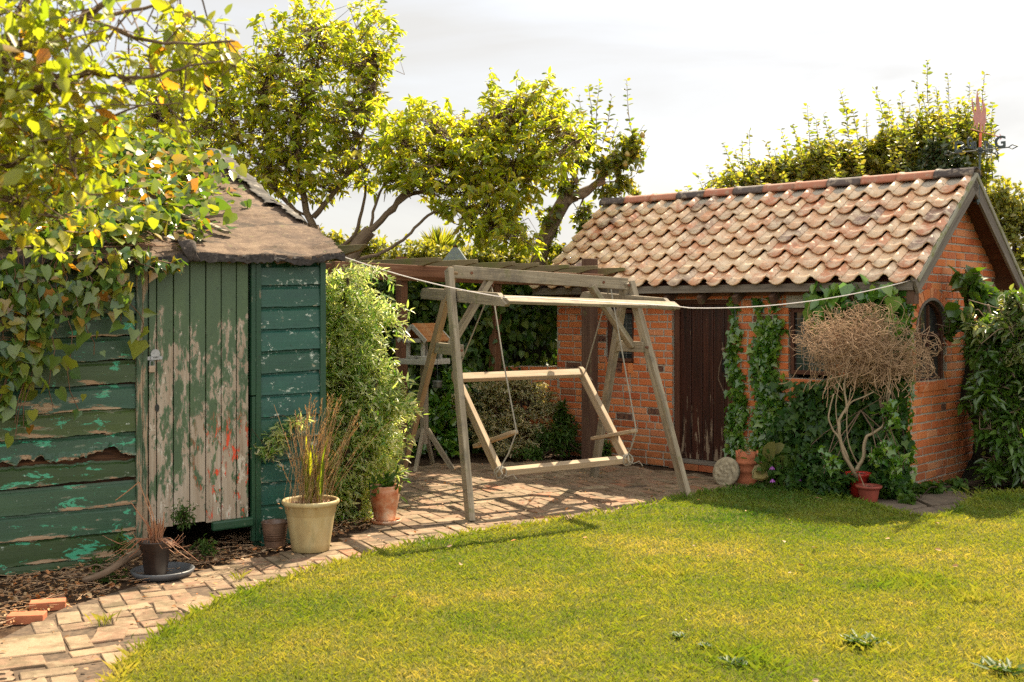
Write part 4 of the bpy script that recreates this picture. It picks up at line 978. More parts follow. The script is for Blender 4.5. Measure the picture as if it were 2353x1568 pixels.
# carved stone disc
g = G(1668, 1118); SD = thing('stone_disc', 'round carved stone plaque leaning on the crown-rimmed chimney pot', 'stone ornament', (g.x - .02, g.y, 0), math.radians(-38))
SD.rotation_euler = (math.radians(-18), 0, math.radians(-42))
m = MB(); rows = []; R = .135
for i in range(13):
    r = R * min(1, i / 11) if i < 12 else R * .96; row = []
    for k in range(49):
        a = 2 * math.pi * k / 48; rel = .006 * math.sin(a * 6 + i) * (1 if 2 < i < 10 else 0) + .006 * math.sin(i * 1.9 + 2 * math.sin(a * 3))
        y = (-.022 - rel - .012 * math.cos(i / 11 * 1.5)) if i < 11 else (-.012 if i == 11 else .03)
        row.append((r * math.cos(a), y, R + r * math.sin(a) * 1.02))
    row[-1] = row[0]; rows.append(row)
rows.append([(0, .03, R)] * 49)
m.grid(rows); m.build('stone_body', STONE, SD, smooth=True)
TP = potthing('plant_pot', 'small dark terracotta pot on the ground at the front of the ivy', 'pot', 1996, 1156,
    [(0, 0), (.066, 0), (.070, .008), (.086, .10), (.088, .108), (.100, .112), (.108, .122), (.108, .134), (.100, .138), (.094, .128), (.086, .108)], TERRAD, .09, .112)
RP2 = potthing('plant_pot', 'red glazed pot half buried in ivy, holding the bare twig tree', 'pot', 1972, 1142, [(0, 0), (.07, 0), (.09, .17), (.108, .18), (.112, .20), (.104, .205), (.09, .19), (.085, .17)],
    plain('red_glaze', (.42, .03, .02), .35), .09, .18, D=9.75)
# small roll of terracotta edging tiles at the path side
for k, (px, py, r) in enumerate(((110, 1395, .3), (62, 1425, .15))):
    g = G(px, py); t = MB(); c_, s_ = math.cos(r), math.sin(r)
    hx, hy = .09, .045; q = [(g.x + x * c_ - y * s_, g.y + x * s_ + y * c_) for x, y in ((-hx, -hy), (hx, -hy), (hx, hy), (-hx, hy))]
    t.add([(x, y, .035) for x, y in q] + [(x, y, -.01) for x, y in q], [(0, 1, 2, 3), (4, 5, 1, 0), (5, 6, 2, 1), (6, 7, 3, 2), (7, 4, 0, 3)])
    tag(t.build('loose_tile', TERRA, bevel=.004), ['loose orange-red tile lying at the edge of the brick path, farther one', 'loose orange-red tile at the edge of the brick path, nearer one'][k], 'tile', 'loose tiles beside the path')

# ================================================================= weather vane
hub = at(2252, 345.6, 10.68)
VN = thing('weather_vane', 'weather vane with Welsh compass letters and a red beast on the gable peak', 'weather vane', tuple(at(2248, 460, 10.66)))
one('mast', VN, IRON, lambda m: m.tube([at(2247, 470, 10.66), at(2248, 455, 10.66), at(2251, 380, 10.67), hub], .0105, 8), bevel=0)
one('bracket', VN, IRON, lambda m: (m.tube([at(2247, 462, 10.66), at(2238, 464, 10.72)], .014, 8), m.tube([at(2247, 466, 10.66), at(2247, 459, 10.66)], .02, 8)), bevel=0)
one('hub', VN, IRON, lambda m: (m.tube([hub - Vector((0, 0, .03)), hub + Vector((0, 0, .02))], .024, 8), m.sphere(hub, .03)), bevel=0)
ar = Vector((.26, -.28, 0)).normalized(); br_ = Vector((.21, .18, 0)).normalized(); AL = .28
for d in (ar, -ar, br_, -br_):
    def f(m):
        L = AL * (1 if abs(d.x) > .7 else .95); m.tube([hub, hub + d * L], .006, 6)
        e = hub + d * L; up = Vector((0, 0, 1))
        for s in (-1, 1): m.tube([e, e + d * .035 + up * .02 * s, e + d * .085], .005, 5)
    one('arm', VN, IRON, f, bevel=0)
def letter(txt, d, dist, size, flip=False):
    cu = bpy.data.curves.new('letter', 'FONT'); cu.body = txt; cu.size = size; cu.extrude = .004; cu.offset = .004; cu.align_x = 'CENTER'
    o = bpy.data.objects.new('tmp_letter', cu); COL.objects.link(o)
    bpy.context.view_layer.update(); me = bpy.data.meshes.new_from_object(o.evaluated_get(bpy.context.evaluated_depsgraph_get()))
    bpy.data.objects.remove(o); me.name = 'letter'
    u = d if not flip else -d
    Mx = Matrix(((u.x, 0, -u.y, 0), (u.y, 0, u.x, 0), (0, 1, 0, 0), (0, 0, 0, 1)))
    Mx = Matrix.Translation(hub + d * dist + Vector((0, 0, .006))) @ Mx
    me.transform(root_inv(VN) @ Mx); me.materials.clear(); me.materials.append(IRON)
    l = bpy.data.objects.new('letter', me); COL.objects.link(l); l.parent = VN; return l
letter('G', ar, .19, .15); letter('D', -ar, .20, .14, True); letter('Dn', br_, .16, .13); letter('Gn', -br_, .16, .14, True)
one('spindle', VN, ORANGEP, lambda m: m.tube([hub + Vector((0, 0, .03)), at(2253, 306, 10.68)], .0125, 10), bevel=0)
vd = Vector((.70, .71, 0)).normalized(); vc = at(2253, 303, 10.68)
one('pointer', VN, COPPER, lambda m: (m.tube([vc - vd * .22, vc + vd * .50], .006, 6), m.prism([(0, 0), (-.07, .03), (-.04, 0), (-.07, -.03)], vc + vd * .52, vd, (0, 0, 1), .004)), bevel=0)
# winged beast silhouette cut from sheet, roughly 0.2 m wide (seen half edge-on)
bst = [(-.17, .02), (-.15, .07), (-.19, .11), (-.16, .15), (-.20, .20), (-.22, .27), (-.215, .33), (-.19, .26), (-.17, .21), (-.13, .17), (-.10, .22), (-.11, .30), (-.085, .42), (-.06, .33), (-.045, .36), (-.035, .28), (0, .22), (.03, .19), (.05, .24), (.06, .36), (.075, .30), (.10, .32), (.10, .25), (.13, .28), (.14, .21), (.12, .15), (.15, .12), (.12, .09), (.09, .05), (.10, .0), (.07, .0), (.06, .05), (.03, .08), (.02, .0), (-.01, .0), (-.01, .08), (-.06, .09), (-.08, .01), (-.11, .01), (-.10, .08), (-.13, .05)]
m = MB(); m.prism([(a * .9, b * .86) for a, b in bst], vc + Vector((0, 0, .01)), vd, (0, 0, 1), .006); m.build('beast_silhouette', COPPER, VN, world=True)
# ================================================================= vegetation
def nrm(a): return a / np.maximum(1e-9, np.linalg.norm(a, axis=-1, keepdims=True))
T_OVAL = (np.array([(0, 0, 0), (.32, .27, .07), (.72, .20, .02), (1, 0, -.10), (.72, -.20, .02), (.32, -.27, .07)]), [(0, 1, 2, 3), (0, 3, 4, 5)])
T_LONG = (np.array([(0, 0, 0), (.3, .17, .05), (.65, .13, -.0), (1, 0, -.16), (.65, -.13, .0), (.3, -.17, .05)]), [(0, 1, 2, 3), (0, 3, 4, 5)])
T_LEAFW = (np.array([(0, 0, 0), (.28, .21, .06), (.62, .19, -.0), (1, 0, -.18), (.62, -.19, .0), (.28, -.21, .06)]), [(0, 1, 2, 3), (0, 3, 4, 5)])
T_THIN = (np.array([(0, 0, 0), (.3, .11, .02), (.65, .09, .0), (1, 0, -.08), (.65, -.09, .0), (.3, -.11, .02)]), [(0, 1, 2, 3), (0, 3, 4, 5)])
T_IVY = (np.array([(0, 0, 0), (-.12, .34, .03), (.24, .50, .06), (.42, .24, .05), (1, 0, -.10), (.42, -.24, .05), (.24, -.50, .06), (-.12, -.34, .03)]), [(0, 1, 2, 3, 4), (0, 4, 5, 6, 7)])
T_IVYR = (np.array([(0, 0, 0), (-.14, .26, .02), (.10, .47, .05), (.55, .34, .03), (1, 0, -.12), (.55, -.34, .03), (.10, -.47, .05), (-.14, -.26, .02)]), [(0, 1, 2, 3, 4), (0, 4, 5, 6, 7)])
T_IVYM = (np.array([(0, 0, 0), (-.13, .30, .05), (.16, .49, .10), (.48, .28, .05), (1, 0, -.16), (.48, -.28, .05), (.16, -.49, .10), (-.13, -.30, .05)]), [(0, 1, 2, 3, 4), (0, 4, 5, 6, 7)])
T_HEART = (np.array([(0, 0, 0), (-.08, .22, .05), (.2, .40, .06), (.62, .24, .0), (1, 0, -.15), (.62, -.24, .0), (.2, -.40, .06), (-.08, -.22, .05)]), [(0, 1, 2, 3, 4), (0, 4, 5, 6, 7)])
def leaves(pos, dr, nm, size, T):
    x = nrm(dr); z = nrm(nm - x * (nm * x).sum(1, keepdims=True)); y = np.cross(z, x)
    tv = T[0]; s = np.asarray(size).reshape(-1, 1, 1) if np.ndim(size) else size
    bend = (1 + .5 * (RNG.random((len(pos), 1, 1)) - .5))
    V = pos[:, None] + s * (x[:, None] * tv[None, :, 0:1] + y[:, None] * tv[None, :, 1:2] * bend + z[:, None] * tv[None, :, 2:3])
    nv = len(tv); f = np.array(T[1]); Fc = (np.arange(len(pos)) * nv)[:, None, None] + f[None]
    return V.reshape(-1, 3), Fc.reshape(-1, f.shape[1])
def rnd(n, s=1.0): return RNG.normal(0, s, (n, 3))
def prisms(A, B, ra, rb):
    A = np.asarray(A); B = np.asarray(B); n = len(A); d = nrm(B - A); h = np.tile([[.31, .17, .93]], (n, 1)); u = nrm(np.cross(d, h)); v = np.cross(d, u)
    ra = np.broadcast_to(np.asarray(ra, float), (n,))[:, None]; rb = np.broadcast_to(np.asarray(rb, float), (n,))[:, None]; vs = []
    for C, r in ((A, ra), (B, rb)):
        for k in range(3):
            a = 2 * math.pi * k / 3; vs.append(C + (u * math.cos(a) + v * math.sin(a)) * r)
    V = np.stack(vs, 1).reshape(-1, 3); f = np.array([(0, 1, 4, 3), (1, 2, 5, 4), (2, 0, 3, 5)])
    return V, ((np.arange(n) * 6)[:, None, None] + f[None]).reshape(-1, 4)
def joinm(parts):
    Vs, Fs, b = [], [], 0
    for V, Fc in parts: Vs.append(V); Fs.append(Fc + b); b += len(V)
    return np.concatenate(Vs), np.concatenate(Fs)
def pbl(px, py, D, rx, ry, n, rd_=None):
    c = at(px, py, D); k = D / F; return (np.array(c), np.array([rx * k, (rd_ if rd_ is not None else (rx + ry) / 2 * k), ry * k]), n)
def twigs_in(blobs, shell=.45):
    out = []
    for c, r, n in blobs:
        u = nrm(rnd(n)) * (RNG.random((n, 1)) ** shell); out.append(c + u * r)
    return np.concatenate(out)
def vnoise(P, f, seed):
    r = np.random.default_rng(seed); v = np.zeros(len(P))
    for k in range(7):
        w = r.normal(0, f * (1 + .35 * k), 3); v += np.sin(P @ w + r.random() * 6.28) / (1 + .25 * k)
    return v
def region_pts(poly, D, ds, n, thr, f=3.2, seed=1):
    """points through a volume whose silhouette is poly, ds metres deep either way, with noise-shaped gaps"""
    Pp = np.array([tuple(at(x, y, D)) for x, y in poly])[:, [0, 2]]; lo, hi = Pp.min(0), Pp.max(0); out = []; tot = 0
    while tot < n:
        q = RNG.uniform(lo, hi, (n * 3, 2)); q = q[inpoly(q + RNG.normal(0, .035, q.shape), [tuple(p) for p in Pp])]
        y = D + ds * np.clip(RNG.normal(0, .55, len(q)), -1.2, 1.2); X = np.stack([q[:, 0], y, q[:, 1]], 1)
        X = X[vnoise(X, f, seed) > thr]; out.append(X); tot += len(X)
    return np.concatenate(out)[:n]
def plant(name, label, cat, loc, limbs=(), blobs=(), T=T_OVAL, leaf=.06, lvar=.3, tw=.35, lpt=14, droop=.3, spread=.55, up=.6, mat=None, bark=None, base=None, group=None, twr=.004, conn=.25,
          shoots=(), crown_name='crown', limb_name='branch', trunk_pts=None, towards=None, outw=.8, shell=.45, alt=False, sag=0.0, bs=1.0, face=.35, nrand=.5, regions=(), star=False):
    blobs = [(c_, r_ * bs, n_) for c_, r_, n_ in blobs]
    t = thing(name, label, cat, tuple(loc), group=group)
    loc = Vector(loc)
    P = []
    if trunk_pts:
        m = MB(); pts = smoothpoly([tuple(p) for p in trunk_pts[0]], 5); m.tube(pts, [trunk_pts[1] + (trunk_pts[2] - trunk_pts[1]) * i / (len(pts) - 1) for i in range(len(pts))], 9); m.build('trunk', bark, t, world=True, smooth=True); P += pts
    if limbs:
        m = MB()
        for pts, r0, r1 in limbs:
            pts = smoothpoly([tuple(p) for p in pts], 5); pts = [Vector(p) + Vector((random.gauss(0, r0 * .3), random.gauss(0, r0 * .3), random.gauss(0, r0 * .3))) if 0 < i < len(pts) - 1 else Vector(p) for i, p in enumerate(pts)]
            m.tube(pts, [r0 + (r1 - r0) * i / (len(pts) - 1) for i in range(len(pts))], 7); P += [tuple(p) for p in pts]
        m.build(limb_name, bark, t, world=True, smooth=True)
    if not P: P = [tuple(loc + Vector((0, 0, .1)))]
    P = np.array(P); parts = []; tparts = []
    if blobs or regions:
        E = twigs_in(blobs, shell) if blobs else np.zeros((0, 3))
        rE = [region_pts(*r_) for r_ in regions]; E = np.concatenate([E] + rE); n = len(E)
        d2 = ((E[:, None] - P[None]) ** 2).sum(2); near = P[d2.argmin(1)]
        cent = np.concatenate([np.repeat(c[None], k, 0) for c, r, k in blobs] + [np.repeat(e_.mean(0)[None], len(e_), 0) for e_ in rE])
        dirv = nrm(nrm(E - near) * .6 + nrm(E - cent) * outw + rnd(n, .35) + np.array([[0, 0, .25]]))
        if towards is not None: dirv = nrm(dirv * .4 + np.array(towards)[None] + rnd(n, .2))
        S = E - dirv * tw * (RNG.random((n, 1)) * .5 + .75)
        tparts.append(prisms(S, E, twr, twr * .35))
        msk = RNG.random(n) < conn
        if msk.any():
            mid = (S[msk] + near[msk]) / 2 + rnd(int(msk.sum()), .04); tparts.append(prisms(near[msk], mid, twr * 2.0, twr * 1.4)); tparts.append(prisms(mid, S[msk], twr * 1.4, twr))
        k = lpt; tt = (1 - .28 * RNG.random((n, k, 1)) ** 1.5) if star else RNG.random((n, k, 1)) if not alt else np.tile(np.linspace(.1, 1, k)[None, :, None], (n, 1, 1))
        pos = S[:, None] + (E - S)[:, None] * tt + RNG.normal(0, .010, (n, k, 3)); pos[..., 2:3] -= sag * tt ** 2 * (.6 + .8 * RNG.random((n, 1, 1)))
        dd_ = nrm(dirv[:, None] * .5 + RNG.normal(0, spread * (1.6 if star else 1), (n, k, 3)) * np.array([1, 1, .6 if star else 1]) + np.array([0, 0, -droop]))
        outv = nrm(E - cent)[:, None]
        nn = RNG.normal(0, nrand, (n, k, 3)) + np.array([.1, -face, up + .2]) + outv * .25
        sz = leaf * (1 + lvar * RNG.normal(0, 1, n * k).clip(-1.6, 1.8))
        parts.append(leaves(pos.reshape(-1, 3), dd_.reshape(-1, 3), nn.reshape(-1, 3), sz, T))
    for (b, e, k, ls) in shoots:      # upright shoot: leaves in pairs, smaller at the tip
        b = np.array(b); e = np.array(e); mid = (b + e) / 2 + RNG.normal(0, .02, 3); tparts.append(prisms(np.array([b, mid]), np.array([mid, e]), [twr * 1.4, twr], [twr, twr * .5]))
        tt = np.repeat(np.linspace(.05, 1, k), 2)[:, None]; pos = b + (e - b) * tt + rnd(2 * k, .004); pos = pos + (mid - (b + e) / 2) * (4 * tt * (1 - tt))
        az = RNG.random(k) * 6.28; az = np.stack([az, az + math.pi], 1).reshape(-1); hd = np.stack([np.cos(az), np.sin(az), np.full(2 * k, .35)], 1)
        parts.append(leaves(pos, hd + rnd(2 * k, .2), np.array([[0, -.35, .8]]) + rnd(2 * k, .6), ls * 1.45 * (1.1 - .45 * tt[:, 0]) * (1 + RNG.normal(0, .15, 2 * k)), T))
    if tparts: V, Fc = joinm(tparts); np_mesh('twigs', V, Fc, bark, t)
    V, Fc = joinm(parts); np_mesh(crown_name, V, Fc, mat, t)
    return t

M_MAPLE = leaf_mat('maple_leaf', [(0.146, 0.217, 0.024), (0.244, 0.312, 0.031), (0.195, 0.270, 0.028), (0.329, 0.367, 0.044), (0.268, 0.312, 0.034), (0.378, 0.367, 0.058), (0.317, 0.258, 0.058)], .70, .38, (1.95, 1.85, .5))
M_MAPLE2 = leaf_mat('maple_leaf_green', [(0.108, 0.189, 0.019), (0.189, 0.257, 0.022), (0.162, 0.230, 0.019), (0.297, 0.324, 0.027), (0.351, 0.351, 0.030)], 0.66, .40, (1.5, 1.5, .45))
M_APPLE = leaf_mat('apple_leaf', [(0.129, 0.194, 0.025), (0.237, 0.280, 0.031), (0.323, 0.339, 0.035), (0.194, 0.242, 0.028), (0.367, 0.351, 0.052), (0.141, 0.194, 0.027), (0.280, 0.302, 0.035), (0.237, 0.280, 0.031), (0.409, 0.170, 0.052)], .66, .36, (1.7, 1.7, .5))
M_PEAR = leaf_mat('pear_leaf', [(0.091, 0.143, 0.021), (0.156, 0.195, 0.026), (0.208, 0.221, 0.026), (0.117, 0.156, 0.021), (0.221, 0.169, 0.039)], .6, .35, (1.8, 1.8, .5))
M_HAW = leaf_mat('hedge_leaf', [(0.097, 0.137, 0.029), (0.151, 0.187, 0.036), (0.232, 0.224, 0.049), (0.178, 0.199, 0.041), (0.274, 0.224, 0.073)], .6, .42, (1.8, 1.8, .5))
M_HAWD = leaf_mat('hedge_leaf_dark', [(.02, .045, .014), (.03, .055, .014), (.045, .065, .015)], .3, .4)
M_FAR = leaf_mat('far_leaf', [(0.149, 0.207, 0.040), (0.230, 0.265, 0.046), (0.299, 0.299, 0.081), (0.196, 0.230, 0.046), (0.322, 0.299, 0.127)], 0.55, .5)
M_IVY = leaf_mat('ivy_leaf', [(0.039, 0.121, 0.020), (0.069, 0.173, 0.026), (0.117, 0.243, 0.033), (0.049, 0.142, 0.023), (0.195, 0.304, 0.033), (0.088, 0.193, 0.030)], 0.42, .24, (1.6, 1.6, .35), spec=1.0)
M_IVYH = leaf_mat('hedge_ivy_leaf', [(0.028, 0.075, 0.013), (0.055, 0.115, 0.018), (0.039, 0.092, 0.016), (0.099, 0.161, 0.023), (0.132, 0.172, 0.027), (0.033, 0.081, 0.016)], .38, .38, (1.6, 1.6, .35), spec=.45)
M_IVYSUN = leaf_mat('roof_ivy_leaf', [(0.047, 0.117, 0.033), (0.093, 0.172, 0.040), (0.158, 0.234, 0.040), (0.250, 0.281, 0.045), (0.069, 0.140, 0.035), (0.188, 0.234, 0.035), (0.344, 0.156, 0.035)], .42, .28, (1.6, 1.5, .4), spec=.8)
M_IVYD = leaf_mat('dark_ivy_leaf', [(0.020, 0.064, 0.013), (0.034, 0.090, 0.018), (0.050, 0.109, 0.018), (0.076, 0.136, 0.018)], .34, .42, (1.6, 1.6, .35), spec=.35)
M_FEATH = leaf_mat('feathery_leaf', [(.10, .22, .03), (.20, .36, .06), (.50, .52, .25), (.70, .66, .42), (.14, .28, .04), (.68, .64, .44), (.42, .46, .16), (.30, .42, .10), (.66, .62, .38)], .62, .36, (1.4, 1.45, .75))
M_GREY = leaf_mat('grey_shrub_leaf', [(0.176, 0.206, 0.090), (0.332, 0.300, 0.144), (0.527, 0.431, 0.252), (0.117, 0.160, 0.046), (0.429, 0.338, 0.198)], .45, .4, (1.6, 1.5, .7))
M_BROAD = leaf_mat('broad_leaf', [(0.038, 0.101, 0.016), (0.061, 0.135, 0.020), (0.095, 0.176, 0.027), (0.047, 0.115, 0.019)], 0.42, .35)
M_BROADV = leaf_mat('pale_edged_leaf', [(.07, .14, .03), (.14, .20, .05), (.30, .30, .16), (.05, .11, .02), (.10, .16, .03)], .42, .38, (1.4, 1.4, .5))
M_WEED = leaf_mat('weed_leaf', [(0.031, 0.077, 0.013), (0.052, 0.111, 0.015), (0.083, 0.133, 0.021)], .40, .5, spec=.3)
M_TWIG = wood_mat('dry_twig', [(.24, .14, .08), (.42, .27, .16), (.56, .40, .26)], rough=.8)
M_HOSTA = leaf_mat('withering_leaf', [(.08, .12, .025), (.16, .17, .04), (.30, .22, .09), (.12, .14, .03)], .35, .5, (1.3, 1.2, .5))
M_PURPLE = plain('purple_petal', (.30, .07, .34), .6, var=.4)
M_FRUIT = plain('pear_skin', (.30, .22, .06), .45)

# maples behind the pergola
D = 13.0
def L_(pts, D): return [at(x, y, D + (0 if len(p) < 3 else p[2])) for p in pts for x, y in [p[:2]]]
base = at(690, 0, D); base.z = 0
plant('maple_tree', 'tall yellow-green maple rising behind the green shed', 'tree', base,
    trunk_pts=([base, at(735, 800, D), at(745, 640, D), at(720, 520, D)], .10, .065), bark=BARK,
    limbs=[(L_([(720, 520), (690, 420), (680, 300), (720, 180), (735, 60)], D), 0.044, 0.007), (L_([(735, 560), (640, 440), (560, 330), (480, 220)], D), 0.035, 0.007), (L_([(720, 500), (800, 400), (850, 260), (870, 130)], D), 0.035, 0.007),
           (L_([(735, 600), (815, 540), (838, 450), (840, 380)], D), 0.030, 0.009), (L_([(690, 420), (620, 330), (600, 220), (640, 130)], D), 0.024, 0.006), (L_([(800, 400), (900, 330), (950, 280)], D), 0.018, 0.006), (L_([(560, 330), (440, 280), (360, 270)], D), 0.018, 0.006),
           (L_([(720, 500), (640, 470), (560, 440)], D), 0.018, 0.006)],
    regions=[([(265, 330), (285, 250), (320, 185), (360, 115), (395, 62), (450, 55), (520, 85), (565, 125), (600, 95), (640, 68), (662, 40), (690, 3), (735, -12), (768, 12), (775, 55), (800, 75), (818, 18), (850, 5), (880, 42), (930, 55), (940, 85), (905, 112), (902, 150), (892, 185), (850, 205), (890, 240), (900, 300), (900, 360), (880, 420), (850, 440), (800, 430), (775, 470), (700, 462), (650, 478), (600, 440), (560, 415), (500, 390), (430, 370), (330, 350)], D, .85, 1400, -1.3, 4.6, 3),
             ([(560, 350), (560, 130), (640, 90), (820, 60), (880, 180), (860, 330), (760, 420), (640, 420)], D, .6, 200, -.3, 4.0, 5)],
    T=T_LEAFW, leaf=.082, tw=.30, lpt=9, droop=.45, up=.8, mat=M_MAPLE, twr=.004, star=True, conn=.85, spread=.6, nrand=.45)
base = at(770, 0, 12.6); base.z = 0
D = 12.7
plant('maple_tree', 'low spreading maple with pale limbs leaning right over the pergola', 'tree', base, bark=BARK,
    trunk_pts=([base, at(785, 800, D), at(805, 600, D), at(850, 530, D)], .10, .075),
    limbs=[(L_([(835, 545), (905, 480), (960, 410), (1005, 355), (1060, 310), (1150, 250), (1220, 215)], D), 0.039, 0.007), (L_([(860, 525), (930, 455), (1020, 430), (1110, 420), (1200, 390)], D), 0.029, 0.007), (L_([(815, 600), (880, 578), (935, 545), (985, 495), (1035, 480)], D), 0.021, 0.014),
           (L_([(850, 530), (868, 455), (905, 390), (925, 330)], D), 0.019, 0.007), (L_([(1005, 355), (1010, 310), (1000, 270)], D), 0.018, 0.006), (L_([(1100, 420), (1120, 480), (1130, 540)], D), 0.011, 0.005), (L_([(1150, 250), (1260, 270), (1330, 320)], D), 0.011, 0.005), (L_([(1020, 430), (1060, 470), (1080, 520)], D), 0.011, 0.005)],
    regions=[([(885, 320), (905, 262), (960, 228), (1003, 245), (1012, 272), (1060, 262), (1108, 256), (1122, 193), (1150, 212), (1168, 236), (1200, 192), (1228, 198), (1262, 188), (1282, 232), (1292, 262), (1332, 272), (1352, 312), (1368, 345), (1342, 385), (1308, 402), (1290, 440), (1255, 425), (1232, 462), (1200, 470), (1192, 498), (1218, 538), (1250, 562), (1246, 592), (1190, 582), (1150, 566), (1100, 558), (1062, 552), (1045, 502), (1000, 480), (985, 440), (940, 420), (900, 440), (872, 400)], D, .8, 1120, -1.3, 4.6, 8),
             ([(860, 430), (900, 250), (960, 232), (1030, 262), (1100, 262), (1100, 400), (1000, 450), (930, 450)], D, .6, 110, -1.2, 4.5, 12),
             ([(980, 360), (1120, 280), (1260, 270), (1290, 360), (1200, 440), (1180, 520), (1090, 520), (1060, 430)], D, .5, 170, -.3, 4.0, 9)],
    T=T_LEAFW, leaf=.080, tw=.28, lpt=9, droop=.55, up=.8, mat=M_MAPLE, twr=.0038, star=True, conn=.85, spread=.6, nrand=.45)
# pear tree
D = 14.0; base = at(1230, 0, D); base.z = 0
sh = [(at(1370, 330, D), at(1378, 188, D), 14, .07), (at(1345, 320, D), at(1330, 222, D), 9, .06), (at(1385, 330, D), at(1405, 225, D), 11, .07), (at(1360, 300, D), at(1352, 200, D), 10, .07), (at(1455, 330, D), at(1440, 185, D), 13, .06), (at(1450, 340, D), at(1478, 290, D), 6, .06), (at(1395, 350, D), at(1420, 280, D), 7, .06), (at(1462, 400, D), at(1490, 340, D), 5, .06)]
pt = plant('pear_tree', 'old pear tree with upright shoots and a few pears beside the tiled roof', 'tree', base, bark=BARK, trunk_pts=([base, at(1225, 700, D), at(1240, 590, D), at(1265, 520, D), at(1300, 455, D)], .11, .09),
    limbs=[(L_([(1300, 455), (1340, 445), (1390, 410), (1440, 370)], D), .07, .02), (L_([(1300, 455), (1295, 400), (1310, 340), (1360, 300)], D), .06, .015), (L_([(1310, 460), (1370, 420), (1400, 380)], D), .05, .02), (L_([(1300, 590), (1320, 560), (1350, 520)], D), .04, .015), (L_([(1320, 420), (1325, 380), (1340, 330)], D), .04, .015)],
    blobs=[pbl(1340, 350, D, 55, 50, 45), pbl(1400, 370, D, 50, 50, 42), pbl(1440, 350, D, 42, 50, 40), pbl(1460, 320, D, 26, 40, 18), pbl(1440, 420, D, 45, 26, 24), pbl(1300, 430, D, 45, 40, 20), pbl(1260, 500, D, 40, 45, 28), pbl(1345, 500, D, 42, 42, 32), pbl(1350, 560, D, 36, 30, 24), pbl(1270, 570, D, 30, 40, 20), pbl(1400, 450, D, 36, 24, 14)],
    T=T_OVAL, leaf=.075, tw=.22, lpt=11, droop=.4, mat=M_PEAR, shoots=sh, twr=.005)
m_ = None
for i, (x, y) in enumerate(((1437, 377), (1441, 355), (1476, 311), (1372, 395))):
    c = at(x, y, D - .15); o = MB().lathe([(0, -.035), (.022, -.03), (.034, -.008), (.030, .015), (.016, .035), (.006, .045), (0, .046)], 12, c=tuple(c)).build('pear', M_FRUIT, pt, world=True, smooth=True)
# small tree tip left of the roof
D = 16; base = at(1455, 0, D); base.z = 0
plant('shrub', 'pointed leafy shrub tip showing left of the tiled roof ridge', 'shrub', base, bark=BARKD, trunk_pts=([base, at(1455, 560, D), at(1462, 440, D)], .05, .015),
    blobs=[pbl(1462, 450, D, 20, 28, 24), pbl(1450, 480, D, 45, 25, 40), pbl(1425, 500, D, 50, 30, 40), pbl(1400, 540, D, 60, 40, 50)], T=T_OVAL, leaf=.055, tw=.2, lpt=14, mat=M_FAR)
# shrub behind the outbuilding with vertical shoots
D = 13.6; base = at(1950, 0, D); base.z = 0
tops = [(1560, 440), (1580, 430), (1602, 402), (1625, 380), (1662, 330), (1690, 345), (1722, 302), (1705, 330), (1760, 330), (1795, 300), (1822, 290), (1855, 242), (1875, 275), (1892, 262), (1930, 208), (1945, 290), (1960, 255), (1990, 270), (2012, 206), (2040, 235), (2048, 250), (2070, 215), (2105, 190), (2131, 142), (2150, 200), (2178, 172), (2200, 235), (2228, 195), (2245, 210), (2262, 172), (2280, 240), (2262, 260), (2120, 215), (2090, 245), (1905, 300), (1840, 320), (1780, 345), (1640, 400)]
sh = []
for x, y in tops:
    L = random.uniform(90, 190) if y < 300 else random.uniform(70, 110); lean = random.uniform(8, 34) if x < 2200 else random.uniform(-30, 5)
    d = D + random.uniform(-.5, .5); sh.append((at(x + lean, y + L, d), at(x, y, d), int(L / 7.2), .062))
for k in range(80):
    x = random.uniform(1580, 2290); t_ = (x - 1560) / 720; y0 = 430 - 230 * min(1, t_ * 1.3) + random.uniform(20, 110); d = D + random.uniform(-.8, .6); sh.append((at(x + 15, y0 + 90, d), at(x, y0, d), 12, .06))
plant('hawthorn_shrub', 'wide hedge shrub with tall upright shoots behind the tiled roof', 'shrub', base, bark=BARKD, trunk_pts=([base, at(1960, 760, D), at(1950, 600, D)], .12, .06),
    limbs=[(L_([(1950, 620), (1850, 500), (1760, 400)], D), .04, .01), (L_([(1950, 620), (1980, 480), (2000, 330)], D), .04, .01), (L_([(1950, 620), (2100, 480), (2140, 280)], D), .04, .01), (L_([(1950, 620), (1750, 520), (1640, 460)], D), .04, .01), (L_([(1950, 620), (2200, 500), (2240, 330)], D), .04, .01)],
    blobs=[pbl(1620, 460, D, 60, 32, 60), pbl(1710, 420, D, 75, 50, 110), pbl(1800, 400, D, 80, 50, 120), pbl(1890, 370, D, 85, 60, 150), pbl(1980, 370, D, 80, 60, 140), pbl(2060, 350, D, 80, 70, 150), pbl(2140, 320, D, 75, 75, 160), pbl(2220, 310, D, 60, 70, 120), pbl(2080, 420, D, 110, 60, 140), pbl(1900, 450, D, 130, 50, 110), pbl(2230, 400, D, 60, 60, 80)],
    T=T_OVAL, leaf=.062, tw=.26, lpt=17, mat=M_HAW, shoots=sh, droop=.1, twr=.004)
D = 13.0; base = at(2150, 0, D); base.z = 0
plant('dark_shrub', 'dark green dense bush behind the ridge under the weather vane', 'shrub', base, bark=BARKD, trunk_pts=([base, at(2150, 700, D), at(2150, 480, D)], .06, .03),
    blobs=[pbl(2150, 370, D, 55, 55, 110), pbl(2190, 400, D, 50, 45, 80), pbl(2110, 410, D, 40, 40, 55), pbl(2150, 460, D, 80, 40, 80)], T=T_OVAL, leaf=.065, tw=.2, lpt=18, mat=M_HAWD, droop=.2)
